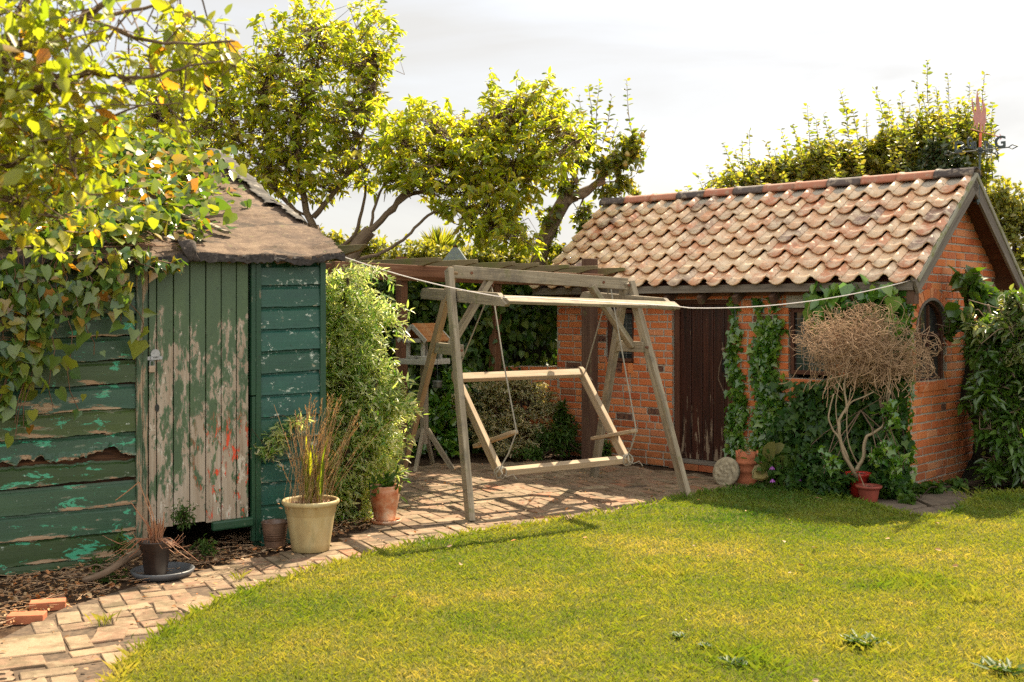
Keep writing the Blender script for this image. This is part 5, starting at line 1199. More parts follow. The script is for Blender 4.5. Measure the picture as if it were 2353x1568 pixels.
for (name, lab, bx, Dd, bl, mt) in (
    ('shrub', 'light green shrubs massed right of the gable, farthest right', 2330, 15.5, [(2290, 440, 50, 40, 60), (2340, 480, 60, 60, 110), (2280, 520, 50, 50, 70), (2350, 600, 70, 70, 140), (2310, 640, 60, 60, 80), (2400, 520, 60, 80, 60), (2380, 700, 80, 80, 80), (2300, 740, 70, 70, 60)], M_FAR),
    ('shrub', 'pale green bush between the shed roof and the first maple limb', 790, 15.5, [(740, 560, 50, 40, 55), (800, 570, 50, 50, 60), (760, 620, 70, 50, 80), (850, 560, 45, 45, 50), (840, 620, 60, 40, 60)], M_FAR),
    ('shrub', 'yellow-green bush behind the pergola, left of the lantern cap', 930, 16.5, [(890, 590, 60, 35, 60), (950, 575, 60, 30, 60), (1000, 590, 55, 35, 60), (930, 630, 90, 40, 90), (1010, 640, 60, 40, 60)], M_FAR),
    ('shrub', 'yellow-green bush behind the pergola, right of the lantern cap', 1140, 16.5, [(1090, 585, 55, 35, 60), (1150, 590, 55, 35, 60), (1200, 590, 55, 35, 60), (1120, 630, 90, 40, 90), (1230, 630, 70, 40, 70), (1270, 600, 50, 40, 50)], M_FAR),
    ('shrub', 'green bush right beside the pear trunk at the tiled roof corner', 1290, 15.0, [(1270, 610, 45, 40, 50), (1310, 600, 40, 50, 50), (1350, 590, 40, 40, 40), (1390, 500, 30, 40, 28), (1385, 530, 26, 40, 26)], M_FAR)):
    base = at(bx, 0, Dd); base.z = 0; ty = bl[0][1]
    plant(name, lab, 'shrub', base, bark=BARKD, trunk_pts=([base, at(bx, 760, Dd), at(bx, ty + 40, Dd)], .05, .02), blobs=[pbl(x, y, Dd, rx, ry, n) for x, y, rx, ry, n in bl], T=T_OVAL, leaf=.07, tw=.25, lpt=17, mat=mt, droop=.1, group='bushes behind the garden', towards=(0, 0, .5))
# spiky palm
D = 17; base = at(1010, 0, D); base.z = 0; t = thing('cordyline_palm', 'spiky palm crown sticking up behind the pergola', 'palm', tuple(base))
MB().tube([base, at(1008, 600, D)], [.07, .05], 8).build('trunk', BARKD, t, world=True)
c = np.array(at(1008, 590, D)); d = nrm(rnd(170) + np.array([[0, 0, .9]])); V, Fc = leaves(np.repeat(c[None], 170, 0), d, rnd(170) + np.array([[0, 0, 1.]]), .42 + .1 * RNG.random(170), (T_THIN[0] * np.array([1, .35, 1]), T_THIN[1])); np_mesh('crown', V, Fc, M_HAW, t)

# ---------------------------------------------------------------- ivy-covered boundary behind the patio
GWt = thing('garden_wall', 'low red brick wall showing through the ivy behind the swing', 'wall', tuple(at(1200, 0, 13.15))[:2] + (0,))
w0, w1 = at(1085, 0, 13.2), at(1283, 0, 12.95); w0.z = w1.z = 0; wd = (w1 - w0).normalized(); wn_ = Vector((wd.y, -wd.x, 0)); Lw = (w1 - w0).length
mb = MB(); mo = MB(); wall_courses(mb, mo, lambda a, n, z: w0 + wd * a + wn_ * n + Vector((0, 0, z)), lambda z: [(0, Lw)], 0, .93, 9)
mb.build('brickwork', WBRICK, GWt, world=True); mo.build('mortar', MORTAR, GWt, world=True)
def ivy_sheet(name, label, cat, o, u, v, nrm_v, mask, n, leaf, mat, T=T_IVY, depth=.12, stems=10, stemmat=None, grp=None, loc=None, lenv=1.0, W_=1, H_=1, hang=.8, tiltn=.5, bm=BARKD):
    """ivy on a plane: mask(a,b)->density 0..1 in metres"""
    t = thing(name, label, cat, tuple(loc if loc is not None else o), group=grp); o = np.array(o); u = np.array(u); v = np.array(v); nv = np.array(nrm_v)
    A = RNG.random(n * 3) * W_; B = RNG.random(n * 3) * H_; k = RNG.random(n * 3) < mask(A, B); A = A[k][:n]; B = B[k][:n]; m = len(A)
    pos = o + A[:, None] * u + B[:, None] * v + nv * (RNG.random((m, 1)) ** 1.3 * depth + .01)
    dr = -v * hang + rnd(m, .5) + nv * .25; nn = nv * 1.0 + rnd(m, tiltn) + np.array([[0, 0, .35]])
    V, Fc = leaves(pos, dr, nn, leaf * (1 + .32 * RNG.normal(0, 1, m).clip(-1.8, 2)), T); np_mesh('foliage', V, Fc, mat, t)
    mb_ = MB()
    for s_ in range(stems):
        if stems <= 6 and mb_.v: mb_.build('stem', bm, t, world=True); mb_ = MB()
        i = int(RNG.integers(m)); p = [A[i], max(0, B[i] - .8)]; pts = []
        for q in range(7):
            pts.append(Vector(tuple(o + p[0] * u + p[1] * v + nv * (.012 + .02 * random.random())))); p = [p[0] + random.gauss(0, .05), p[1] + .12]
        mb_.tube(pts, [.006, .003], 5)
    if mb_.v: mb_.build('stem', bm, t, world=True)
    return t
# hedge wall: runs from behind the feathery bush to the outbuilding
h0 = np.array(at(760, 0, 12.9)); h0[2] = 0; h1 = np.array(at(1300, 0, 13.5)); h1[2] = 0; hu = nrm((h1 - h0)[None])[0]; hn = np.array([hu[1], -hu[0], 0]); HL = np.linalg.norm(h1 - h0)
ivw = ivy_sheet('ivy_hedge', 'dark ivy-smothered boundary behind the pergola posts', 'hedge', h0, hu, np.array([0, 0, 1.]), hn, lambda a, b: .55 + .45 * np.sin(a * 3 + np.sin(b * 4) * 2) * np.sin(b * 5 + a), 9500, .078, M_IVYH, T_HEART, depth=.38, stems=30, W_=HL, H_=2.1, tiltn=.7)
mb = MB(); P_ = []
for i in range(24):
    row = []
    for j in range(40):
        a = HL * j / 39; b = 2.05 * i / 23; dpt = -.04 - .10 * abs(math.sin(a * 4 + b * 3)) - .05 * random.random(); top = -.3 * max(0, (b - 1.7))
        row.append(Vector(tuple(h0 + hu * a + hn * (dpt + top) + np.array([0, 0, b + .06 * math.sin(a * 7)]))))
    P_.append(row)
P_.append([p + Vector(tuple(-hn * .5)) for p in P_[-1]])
mb.grid(P_); mb.build('shade_core', plain('shade_core_dark', (.018, .016, .008), .95, var=.6, sc=30), ivw, world=True)  # dark core behind the leaves, painting the shade inside the hedge
D = 13.25; base = at(1000, 0, 13.0); base.z = 0
plant('climber', 'brighter leafy climber spilling over the top of the ivy hedge', 'climber', base, bark=BARKD, blobs=[pbl(960, 665, 13.1, 60, 25, 45), pbl(1010, 650, 13.1, 40, 25, 25), pbl(1190, 655, 13.3, 60, 22, 36), pbl(1110, 655, 13.3, 40, 22, 22), pbl(1230, 690, 13.2, 35, 40, 22)], T=T_HEART, leaf=.075, tw=.2, lpt=10, mat=M_IVY, limbs=[([base, at(1000, 800, 13.0), at(1000, 680, 13.05)], .02, .01)])
base = at(1180, 0, 12.5); base.z = 0
plant('grey_shrub', 'sunlit grey-green shrub with small pale leaves behind the swing seat', 'shrub', base, bark=BARKD, limbs=[([base, at(1180, 980, 12.5), at(1200, 900, 12.5)], .03, .01)],
    blobs=[pbl(1130, 900, 12.5, 55, 40, 90), pbl(1200, 890, 12.55, 60, 35, 100), pbl(1250, 930, 12.45, 45, 45, 80), pbl(1180, 970, 12.4, 60, 50, 110), pbl(1110, 980, 12.4, 50, 50, 80), pbl(1240, 1000, 12.35, 45, 40, 65), pbl(1040, 940, 12.5, 40, 40, 40), pbl(1180, 1030, 12.2, 70, 22, 45)],
    T=T_LONG, leaf=.042, tw=.18, lpt=22, mat=M_GREY, face=.5, droop=-.1, spread=.8)
base = at(1290, 0, 12.2); base.z = 0
plant('low_shrub', 'low dark green bush at the foot of the outbuilding corner', 'shrub', base, bark=BARKD, limbs=[([base, at(1290, 1010, 12.2)], .02, .01)],
    blobs=[pbl(1270, 1010, 12.25, 45, 40, 70), pbl(1310, 1000, 12.2, 30, 40, 40), pbl(1395, 1035, 11.95, 22, 26, 22), pbl(1220, 1040, 12.1, 40, 16, 25), pbl(1290, 950, 12.4, 25, 35, 30)], T=T_LONG, leaf=.05, tw=.15, lpt=22, mat=M_WEED)
base = at(1000, 0, 12.4); base.z = 0
plant('low_shrub', 'low leafy bush around the legs of the bird table', 'shrub', base, bark=BARKD, limbs=[([base, at(1000, 1000, 12.4)], .02, .01)],
    blobs=[pbl(960, 1000, 12.4, 40, 50, 40), pbl(1040, 1010, 12.4, 40, 45, 45), pbl(1010, 950, 12.4, 40, 50, 40), pbl(1050, 880, 12.7, 35, 50, 36), pbl(940, 930, 12.5, 30, 50, 30)], T=T_HEART, leaf=.07, tw=.16, lpt=14, mat=M_IVY)

# ---------------------------------------------------------------- feathery bush right of the shed
D = 8.75; base = at(820, 0, D); base.z = 0
plant('feathery_bush', 'big feathery pale-leaved climber billowing beside the green shed', 'shrub', base, bark=BARKD, limbs=[([base, at(800, 1000, D), at(780, 800, D), at(800, 640, D)], .03, .012), ([base, at(850, 1000, D), at(870, 850, D)], .02, .01)],
    regions=[([(738, 602), (790, 585), (860, 590), (900, 612), (912, 660), (868, 705), (880, 760), (918, 810), (940, 862), (962, 900), (950, 955), (938, 1005), (925, 1080), (898, 1120), (884, 1180), (905, 1218), (860, 1236), (765, 1248), (745, 1150), (722, 1000), (735, 900), (735, 750)], D, .17, 1050, -.8, 7, 31),
             ([(745, 640), (830, 640), (860, 760), (900, 880), (900, 1000), (860, 1150), (770, 1180), (745, 1000)], 8.65, .10, 150, -.4, 7, 32)],
    blobs=[pbl(925, 700, 8.9, 26, 44, 14), pbl(950, 900, D, 26, 30, 14), pbl(850, 600, 8.9, 60, 16, 16)],
    T=T_THIN, leaf=.056, tw=.32, lpt=22, droop=.3, mat=M_FEATH, spread=.45, up=.9, face=.6, nrand=.4, twr=.0014, towards=(.55, -.25, .2), conn=.05, sag=.15)
base = at(645, 0, 7.72); base.z = 0
plant('feathery_sprig', 'thin feathery sprig arching in front of the shed side panel', 'plant', at(735, 1120, 7.9), bark=BARKD, limbs=[([at(750, 1150, 7.9), at(700, 1040, 7.8), at(660, 960, 7.75), at(620, 960, 7.7)], .004, .002), ([at(700, 1040, 7.8), at(650, 1000, 7.75), at(610, 1040, 7.7)], .003, .002)],
    blobs=[pbl(640, 1000, 7.72, 40, 40, 16, .05), pbl(680, 965, 7.76, 40, 16, 10, .05), pbl(620, 1030, 7.7, 25, 25, 8, .05)], T=T_THIN, leaf=.05, tw=.14, lpt=13, mat=M_FEATH, twr=.0015, conn=.8)

# ---------------------------------------------------------------- ivy on the shed
SM = Matrix.Translation(SH.location) @ SH.rotation_euler.to_matrix().to_4x4()
def shp(x, y, z): return np.array(SM @ Vector(tilt2(x, y, z)))
iv = thing('roof_ivy', 'glossy ivy sprawling over the shed roof and hanging down its left side', 'ivy', tuple(SM @ Vector((-2.2, -.1, 1.9))))
parts = []; tp = []
def roofivy(n, xr, yr, cond, leaf, lift):
    xs = RNG.uniform(*xr, n); ys = RNG.uniform(*yr, n); k = cond(xs, ys); xs, ys = xs[k], ys[k]; m = len(xs)
    base_ = np.array([shp(x, y, rz(y)) for x, y in zip(xs, ys)]); Rn = np.array(SM.to_3x3() @ Vector((0, -.37, .93)))
    down = np.array(SM.to_3x3() @ Vector((.25, -.93, -.37)))
    pos = base_ + Rn * (RNG.random((m, 1)) * lift + .015)
    return leaves(pos, down * .6 + rnd(m, .55), Rn * .9 + rnd(m, .50), leaf * (1 + .35 * RNG.normal(0, 1, m).clip(-1.5, 2)), T_IVYR), base_, Rn
def edgef(xs, ys):   # coverage: dense at left, ragged fingers towards the right verge
    lim = np.interp(ys, [-.15, .1, .35, .9, 1.5, 2.5], [-1.35, -1.1, -.80, -.60, -.42, -.22]) + .10 * np.sin(ys * 9) + .07 * np.sin(ys * 21 + 1)
    return (xs < lim - .12) | ((xs < lim + .22) & (RNG.random(len(xs)) < .30))
(r1, b1_, Rn) = roofivy(7400, (-3.4, .0), (-.10, 2.5), edgef, .072, .15); parts.append(r1)
(r2, _, _) = roofivy(2200, (-3.4, -1.5), (.5, 2.6), lambda x, y: x < -1.3, .075, .34); parts.append(r2)
(r3, _, _) = roofivy(900, (-3.4, -.6), (2.3, 2.75), lambda x, y: x < -.7, .08, .22); parts.append(r3)
# hanging curtain over the left wall: strands falling from the eave
def strand(x, L, k, leaf, dx=0, y0=-.16):
    pts = []; px_ = x
    for q in range(9):
        t_ = q / 8; pts.append(shp(x + dx * t_ + .03 * math.sin(q * 1.3 + x * 9), y0 - .04 * math.sin(t_ * 3) - .03 * random.random(), 1.97 - L * t_))
    pts = np.array(pts); tp.append(prisms(pts[:-1], pts[1:], .0035, .003))
    tt = RNG.random(k) * 8; i = np.minimum(tt.astype(int), 7); pos = pts[i] + (pts[i + 1] - pts[i]) * (tt - i)[:, None] + rnd(k, .032)
    wn2 = np.array(SM.to_3x3() @ Vector((0, -1, 0)))
    parts.append(leaves(pos, np.array([[0, 0, -.8]]) + rnd(k, .45), wn2 * .8 + rnd(k, .45) + np.array([[0, 0, .5]]), leaf * (1 + .3 * RNG.normal(0, 1, k).clip(-1.5, 2)), T_IVYR if RNG.random() < .4 else T_IVYM))
for x in np.arange(-2.75, -1.30, .055):
    env = .30 + .55 * max(0, math.exp(-((x + 1.98) / .28) ** 2)) + .35 * math.exp(-((x + 2.2) / .2) ** 2)
    if x > -1.62: env = .28 + .18 * math.sin(x * 20)
    if x < -2.3: env = .55
    strand(x + random.gauss(0, .02), env * random.uniform(.7, 1.12), int(25 * env + 6), .072, dx=random.gauss(0, .06))
for x, L, dx in ((-1.55, .42, .12), (-1.48, .50, .20), (-1.62, .62, .02), (-2.05, .95, -.06), (-1.90, .92, .10), (-2.0, 1.0, 0), (-1.8, .95, .12)): strand(x, L, 16, .078, dx)
# runner along the eave towards the door
rn = [shp(-1.75, -.15, 1.99), shp(-1.45, -.17, 1.97), shp(-1.2, -.19, 1.93), shp(-1.02, -.19, 1.885)]; rn = np.array(rn); tp.append(prisms(rn[:-1], rn[1:], .004, .003))
k = 46; tt = RNG.random(k) ** .8 * 3; i = np.minimum(tt.astype(int), 2); pos = rn[i] + (rn[i + 1] - rn[i]) * (tt - i)[:, None] + rnd(k, .018)
parts.append(leaves(pos, rnd(k, .6) + np.array([[.3, -.2, -.3]]), rnd(k, .5) + np.array([[0, -.5, .8]]), .055 + .02 * RNG.random(k), T_IVY))
# woody runners over the roof
for q in range(60):
    x, y = random.uniform(-3, -1.3), random.uniform(.0, 2.2); pts = []
    for s_ in range(8): pts.append(shp(x, max(-.1, y), rz(max(-.1, y)) + .03 + .03 * random.random())); x += random.uniform(.03, .14); y -= random.uniform(-.02, .12)
    pts = np.array(pts); tp.append(prisms(pts[:-1], pts[1:], .004, .0035))
V, Fc = joinm(parts) if all(p[1].shape[1] == 5 for p in parts) else joinm(parts); np_mesh('foliage', V, Fc, M_IVYSUN, iv); V, Fc = joinm(tp); np_mesh('stem', V, Fc, plain('ivy_runner', (.17, .085, .045), .8), iv)

# ---------------------------------------------------------------- ivy on the outbuilding
BMx = Matrix.Translation(BD.location) @ BD.rotation_euler.to_matrix().to_4x4(); R3 = BMx.to_3x3()
bu = np.array(R3 @ Vector((1, 0, 0))); bn = np.array(R3 @ Vector((0, -1, 0))); bz = np.array([0, 0, 1.])
def bp(x, y, z): return np.array(BMx @ Vector((x, y, z)))
def px2x(px):   # pixel column -> local x on the front wall
    k = (px - 1176.5) / F; return -(3.44 - 9.96 * k) / (.731 + .682 * k)
def colmask(lst):
    def f(a, b):
        d = np.zeros_like(a)
        for (ax, bz0, bz1, w) in lst: c = ax + .03 * np.sin(b * 9 + ax * 5); d = np.maximum(d, np.where((b > bz0) & (b < bz1), np.clip(1.25 - np.abs(a - c) / w, 0, 1), 0))
        return d
    return f
x0_ = px2x(1690)
xa = -1.80
ivy_sheet('wall_ivy', 'narrow ivy column climbing the brick just right of the plank door', 'ivy', bp(xa, 0, 0), bu, bz, bn, colmask([(.10, .35, 1.42, .085), (.07, 1.38, 1.78, .022), (.13, .15, .8, .10)]), 620, .058, M_IVY, depth=.06, stems=4, W_=.36, H_=1.8, tiltn=.4, loc=bp(-1.7, 0, 0), bm=BARK)
ivy_sheet('wall_ivy', 'broader bright green ivy column between the door and the right window', 'ivy', bp(-1.52, 0, 0), bu, bz, bn, colmask([(.17, .60, 1.50, .15), (.23, 1.40, 1.52, .10), (.06, 1.40, 1.72, .025), (.26, 1.45, 1.74, .03), (.2, .25, .75, .16)]), 1150, .064, M_IVY, depth=.07, stems=5, W_=.5, H_=1.8, tiltn=.4, loc=bp(-1.35, 0, 0), bm=BARK)
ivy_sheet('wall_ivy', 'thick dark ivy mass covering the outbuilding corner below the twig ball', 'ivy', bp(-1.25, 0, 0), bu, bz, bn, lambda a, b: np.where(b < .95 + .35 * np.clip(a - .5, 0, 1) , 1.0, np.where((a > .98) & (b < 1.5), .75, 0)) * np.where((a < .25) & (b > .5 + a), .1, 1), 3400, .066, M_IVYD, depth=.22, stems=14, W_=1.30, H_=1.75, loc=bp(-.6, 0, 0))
ivy_sheet('wall_ivy', 'large-leaved ivy bunched under the eave above the twig ball', 'ivy', bp(-.80, -.05, 1.45), bu, bz, bn, lambda a, b: np.where(b > .08 + .15 * np.sin(a * 5), 1.0, .2), 430, .10, M_IVY, T_HEART, depth=.24, stems=0, W_=.85, H_=.40, loc=bp(-.4, 0, 1.6))
bn2 = np.array(R3 @ Vector((1, 0, 0))); bu2 = np.array(R3 @ Vector((0, 1, 0)))
ivy_sheet('wall_ivy', 'ivy edging that wraps round the corner onto the gable wall', 'ivy', bp(0, 0, 0), bu2, bz, bn2, lambda a, b: np.clip(1 - a / (.07 + .03 * np.sin(b * 8)), 0, 1), 460, .055, M_IVY, depth=.05, stems=3, W_=.3, H_=1.75, loc=bp(.02, .05, 0))
base = Vector(tuple(bp(-.75, -.30, 0)))
plant('climber', 'young ivy shoots scrambling over the stems of the bare twig tree', 'ivy', base, bark=BARK, limbs=[([base, base + Vector((.02, 0, .4)), at(2050, 900, 9.5)], .005, .003)],
    blobs=[pbl(2050, 960, 9.5, 26, 60, 14), pbl(2020, 1050, 9.45, 30, 30, 12), pbl(1905, 1060, 9.5, 26, 34, 12), pbl(2060, 1060, 9.5, 26, 40, 12)], T=T_IVY, leaf=.055, tw=.14, lpt=7, mat=M_IVY, spread=.6)
# low planting at the foot of the wall
base = Vector(tuple(bp(-.9, -.25, 0)))
plant('border_plants', 'tangle of low dark leaves at the foot of the outbuilding wall', 'plant', base, bark=BARKD, limbs=[([base, base + Vector((0, 0, .25))], .006, .003)],
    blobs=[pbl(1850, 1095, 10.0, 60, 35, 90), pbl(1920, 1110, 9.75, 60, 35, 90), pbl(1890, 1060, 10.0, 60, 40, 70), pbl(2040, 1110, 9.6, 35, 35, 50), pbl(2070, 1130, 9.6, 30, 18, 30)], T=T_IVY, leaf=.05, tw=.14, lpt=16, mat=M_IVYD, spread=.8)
base = Vector(tuple(bp(.25, .5, 0)))
plant('ground_ivy', 'low creeping leaves along the foot of the gable wall', 'plant', base, bark=BARKD, limbs=[([base, base + Vector((0, 0, .08))], .004, .002)],
    blobs=[pbl(2130, 1122, 9.9, 35, 12, 25), pbl(2190, 1118, 10.1, 35, 12, 25), pbl(2260, 1112, 10.3, 40, 12, 25), pbl(2340, 1105, 10.4, 50, 12, 25), pbl(2080, 1150, 9.4, 20, 8, 10)], T=T_HEART, leaf=.05, tw=.10, lpt=12, mat=M_WEED, spread=.9)

# ---------------------------------------------------------------- bare twig standard in the red pot
D0 = 9.72; base = Vector(RP2.location) + Vector((0, 0, .19)); TB = thing('twig_tree', 'dead standard bush with a pale forked stem and a tangled ball of bare twigs', 'dead shrub', tuple(base))
mb = MB()
def br(pts, r0, r1):
    P_ = smoothpoly([tuple(p) for p in pts], 4); P_ = [Vector(p) + Vector((random.gauss(0, r0 * .15), random.gauss(0, r0 * .15), 0)) for p in P_]; mb.tube(P_, [r0, r1], 7)
q = lambda x, y, d=0: at(x, y, D0 - .12 + d)
br([base - Vector((0, 0, .05)), q(1962, 1085), q(1938, 1040), q(1928, 985), q(1930, 960), q(1945, 935), q(1938, 880)], .019, .008)
br([q(1966, 1082), q(1984, 1050), q(1988, 1008), q(2012, 992), q(2030, 975), q(2036, 940), q(2050, 880)], .018, .007)
br([q(1950, 1055), q(1930, 1010), q(1912, 985), q(1904, 955), q(1916, 905)], .010, .006)
br([q(1942, 950), q(1955, 925), q(1985, 912), q(2008, 900)], .008, .005); br([q(1972, 1070), q(1950, 1020), q(1946, 960), q(1955, 890)], .006, .004)
br([q(2036, 920), q(2046, 850), q(2052, 800)], .007, .004); br([q(1938, 900), q(1945, 850), q(1960, 800)], .008, .005); br([q(1960, 1075), q(1935, 1020), q(1920, 930), q(1940, 840)], .005, .004)
mb.build('stem', BARKP, TB, world=True, smooth=True)
# tangle of curved twigs in a flattened dome
cc = np.array(at(1986, 782, D0 + .02)); n = 1600; A_, B_ = [], []; RR = np.array([.61, .42, .31])
for k in range(n):
    u = nrm(rnd(1))[0]; r = RNG.random() ** .40; p = cc + u * RR * r * (.80 + .10 * math.sin(u[0] * 7 + 1) + .09 * math.sin(u[2] * 9 + u[0] * 5) + .08 * RNG.normal())
    if p[2] < cc[2] - .16 and RNG.random() < .6: p[2] = cc[2] - .16 * RNG.random()
    if u[0] > .1: p[2] -= .26 * u[0] ** 2; p[0] += .05 * u[0]
    if u[0] < -.2: p[2] -= .03
    d = nrm((rnd(1) * np.array([1, 1, .8])) + u * .45)[0]; L = RNG.uniform(.03, .05); curv = rnd(1)[0] * .32
    for s_ in range(int(RNG.integers(5, 9))):
        p2_ = p + d * L; A_.append(p); B_.append(p2_); p = p2_; v = (p - cc) / RR
        out = max(0, (v * v).sum() - .92)
        d = nrm((d + curv + rnd(1)[0] * .28 - nrm(v[None])[0] * (.9 if out > 0 else 0) + np.array([0, 0, -.06]))[None])[0]
V, Fc = prisms(np.array(A_), np.array(B_), .0021, .0018)
# hanging roots underneath
A_, B_ = [], []
for k in range(170):
    p = cc + np.array([RNG.normal(0, .2), RNG.normal(0, .12), -.22]); d = np.array([RNG.normal(0, .5), RNG.normal(0, .4), -1.0])
    for s_ in range(int(RNG.integers(3, 9))): p2_ = p + nrm(d[None])[0] * .045; A_.append(p); B_.append(p2_); p = p2_; d = d + rnd(1)[0] * .45
V2, F2 = prisms(np.array(A_), np.array(B_), .0035, .003); V, Fc = joinm([(V, Fc), (V2, F2)]); np_mesh('twig_ball', V, Fc, M_TWIG, TB)
# dry stalk in the small pot
br0 = MB(); b0 = Vector(TP.location) + Vector((-.03, 0, .11)); br0.tube([b0, b0 + Vector((-.02, 0, .05)), b0 + Vector((-.05, 0, .12))], .004, 5); br0.tube([b0, b0 + Vector((.02, 0, .03))], .003, 5); br0.build('dry_stalk', BARKP, TP, world=True)

# ---------------------------------------------------------------- broad-leaved plant with purple flowers
base = G(1775, 1128); HS = thing('flowering_plant', 'sprawling plant with big yellowing leaves and purple flowers by the chimney pot', 'plant', tuple(base))
c = lambda x, y, d=10.15: np.array(at(x, y, d))
big = [((1770, 1080), (1742, 1092), .20, 1), ((1765, 1075), (1715, 1100), .18, 1), ((1760, 1060), (1775, 1015), .22, 2), ((1775, 1040), (1800, 1020), .15, 2), ((1790, 1075), (1800, 1040), .14, 1), ((1790, 1090), (1820, 1080), .15, 1), ((1780, 1095), (1790, 1125), .17, 1), ((1770, 1100), (1760, 1130), .16, 1), ((1800, 1100), (1830, 1110), .13, 1), ((1765, 1090), (1750, 1060), .15, 1)]
P0 = []; DR_ = []; SZ = []
for a, b, s_, k_ in big: p = c(*a); e = c(*b, 10.05); P0.append(p); DR_.append(e - p + rnd(1)[0] * .01); SZ.append(s_)
P0, DR_, SZ = np.array(P0), np.array(DR_), np.array(SZ); Tb = (np.array([(0, 0, 0), (.18, .30, .05), (.5, .42, .03), (.8, .30, -.04), (1, 0, -.14), (.8, -.30, -.04), (.5, -.42, .03), (.18, -.30, .05)]), [(0, 1, 2, 3, 4), (0, 4, 5, 6, 7)])
V, Fc = leaves(P0, DR_, np.array([[-.2, -1.0, .5]]) + rnd(len(P0), .25), SZ, Tb); np_mesh('leaf', V, Fc, M_HOSTA, HS)
n = 330; pos = np.array(at(1795, 1085, 10.15)) + rnd(n, 1) * np.array([.11, .08, .09]); pos[:, 2] = np.abs(pos[:, 2]); V, Fc = leaves(pos, rnd(n) + np.array([[0, 0, .2]]), rnd(n, .6) + np.array([[0, -.4, .8]]), .05 + .03 * RNG.random(n), T_HEART); np_mesh('foliage', V, Fc, M_WEED, HS)
for (x, y) in ((1774, 1074), (1775, 1103), (1820, 1106), (1762, 1134), (1835, 1100)):
    f = at(x, y, 9.95); mb = MB()
    for k in range(7):
        a = k * .9; mb.add([tuple(f + Vector((math.cos(a) * .005, math.sin(a) * .005, .01))), tuple(f + Vector((math.cos(a - .4) * .022, math.sin(a - .4) * .02, -.012))), tuple(f + Vector((math.cos(a) * .028, math.sin(a) * .026, -.022))), tuple(f + Vector((math.cos(a + .4) * .022, math.sin(a + .4) * .02, -.012)))], [(0, 1, 2, 3)])
    mb.build('flower', M_PURPLE, HS, world=True)
# small leaves growing in the chimney pot
n = 60; pos = np.array(Vector(CP.location) + Vector((0, 0, .27))) + rnd(n, .035); V, Fc = leaves(pos, rnd(n) + np.array([[0, 0, 1.]]), rnd(n), .05, T_THIN); np_mesh('growing_leaves', V, Fc, M_GREY, CP)

# ---------------------------------------------------------------- right-hand foreground shrubs
D = 10.1; base = at(2360, 0, 10.2); base.z = 0
plant('broad_leaf_shrub', 'dark shrub with long pointed leaves crowding the gable wall, nearest right edge', 'shrub', base, bark=BARK, limbs=[([base, at(2340, 1000, D), at(2310, 850, D), at(2270, 700, D)], .03, .01), ([base, at(2260, 960, D), at(2230, 930, D)], .012, .006), ([base, at(2370, 900, D), at(2380, 700, D)], .03, .01)],
    blobs=[pbl(2270, 800, D, 60, 60, 60), pbl(2330, 840, D, 60, 60, 70), pbl(2260, 900, D, 45, 50, 40), pbl(2320, 930, D, 60, 50, 60), pbl(2300, 1010, D, 60, 45, 40), pbl(2360, 1040, 10, 50, 50, 40), pbl(2290, 1075, D, 45, 25, 18), pbl(2340, 760, D, 60, 50, 60), pbl(2420, 900, D, 60, 150, 70), pbl(2470, 980, 10.3, 50, 110, 50), pbl(2240, 760, D, 30, 40, 20)],
    T=T_LONG, leaf=.105, tw=.22, lpt=10, mat=M_BROAD, droop=.35)
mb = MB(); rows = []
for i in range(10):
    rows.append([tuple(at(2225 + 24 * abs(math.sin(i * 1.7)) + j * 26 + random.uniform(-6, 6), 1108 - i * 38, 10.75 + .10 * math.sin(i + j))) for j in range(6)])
mb.grid(rows); mb.build('shade_core', bpy.data.materials['shade_core_dark'], COL.objects['broad_leaf_shrub'], world=True, solid=.2)  # dark sheet among the leaves, painting the shrub's shaded interior
bh = at(2600, 0, 12.5); bh.z = 0
plant('boundary_hedge', 'tall green hedge closing the garden beyond the gable at the far right', 'hedge', bh, bark=BARKD, limbs=[([bh, at(2600, 900, 12.5), at(2600, 700, 12.5)], .05, .02)],
    regions=[([(2330, 620), (2400, 560), (2600, 540), (2900, 560), (3200, 570), (3300, 700), (3300, 1040), (2330, 1040)], 12.8, .5, 1500, -1.2, 3, 51)], T=T_OVAL, leaf=.075, tw=.25, lpt=13, mat=M_HAW, droop=.2)
plant('climber', 'heart-leaved climber reaching up over the gable brickwork under the bargeboard', 'climber', base + Vector((-.2, .3, 0)), bark=BARK, limbs=[([base + Vector((-.2, .3, 0)), at(2290, 900, 10.5), at(2270, 700, 10.4), at(2215, 615, 10.35)], .012, .005), ([at(2280, 760, 10.4), at(2230, 760, 10.3), at(2150, 745, 10.2)], .006, .003)],
    blobs=[pbl(2222, 640, 10.35, 34, 28, 12), pbl(2250, 670, 10.35, 36, 34, 16), pbl(2275, 700, 10.4, 36, 30, 14), pbl(2200, 720, 10.25, 40, 24, 14)], T=T_HEART, leaf=.125, tw=.2, lpt=5, mat=M_BROAD, droop=.4)
plant('variegated_shrub', 'sunlit pale-edged shrub leaning in at the right edge above the dark leaves', 'shrub', at(2400, 0, 9.9).xy.to_3d(), bark=BARK, limbs=[([at(2400, 0, 9.9).xy.to_3d(), at(2390, 900, 9.9), at(2350, 720, 9.9)], .02, .008)],
    blobs=[pbl(2330, 680, 9.9, 34, 30, 22), pbl(2350, 740, 9.9, 36, 40, 34), pbl(2290, 745, 9.9, 45, 26, 22), pbl(2235, 745, 9.95, 34, 18, 9), pbl(2340, 800, 9.9, 36, 36, 26), pbl(2370, 900, 9.9, 30, 60, 16)], T=T_LONG, leaf=.085, tw=.22, lpt=12, mat=M_BROADV, droop=.3)

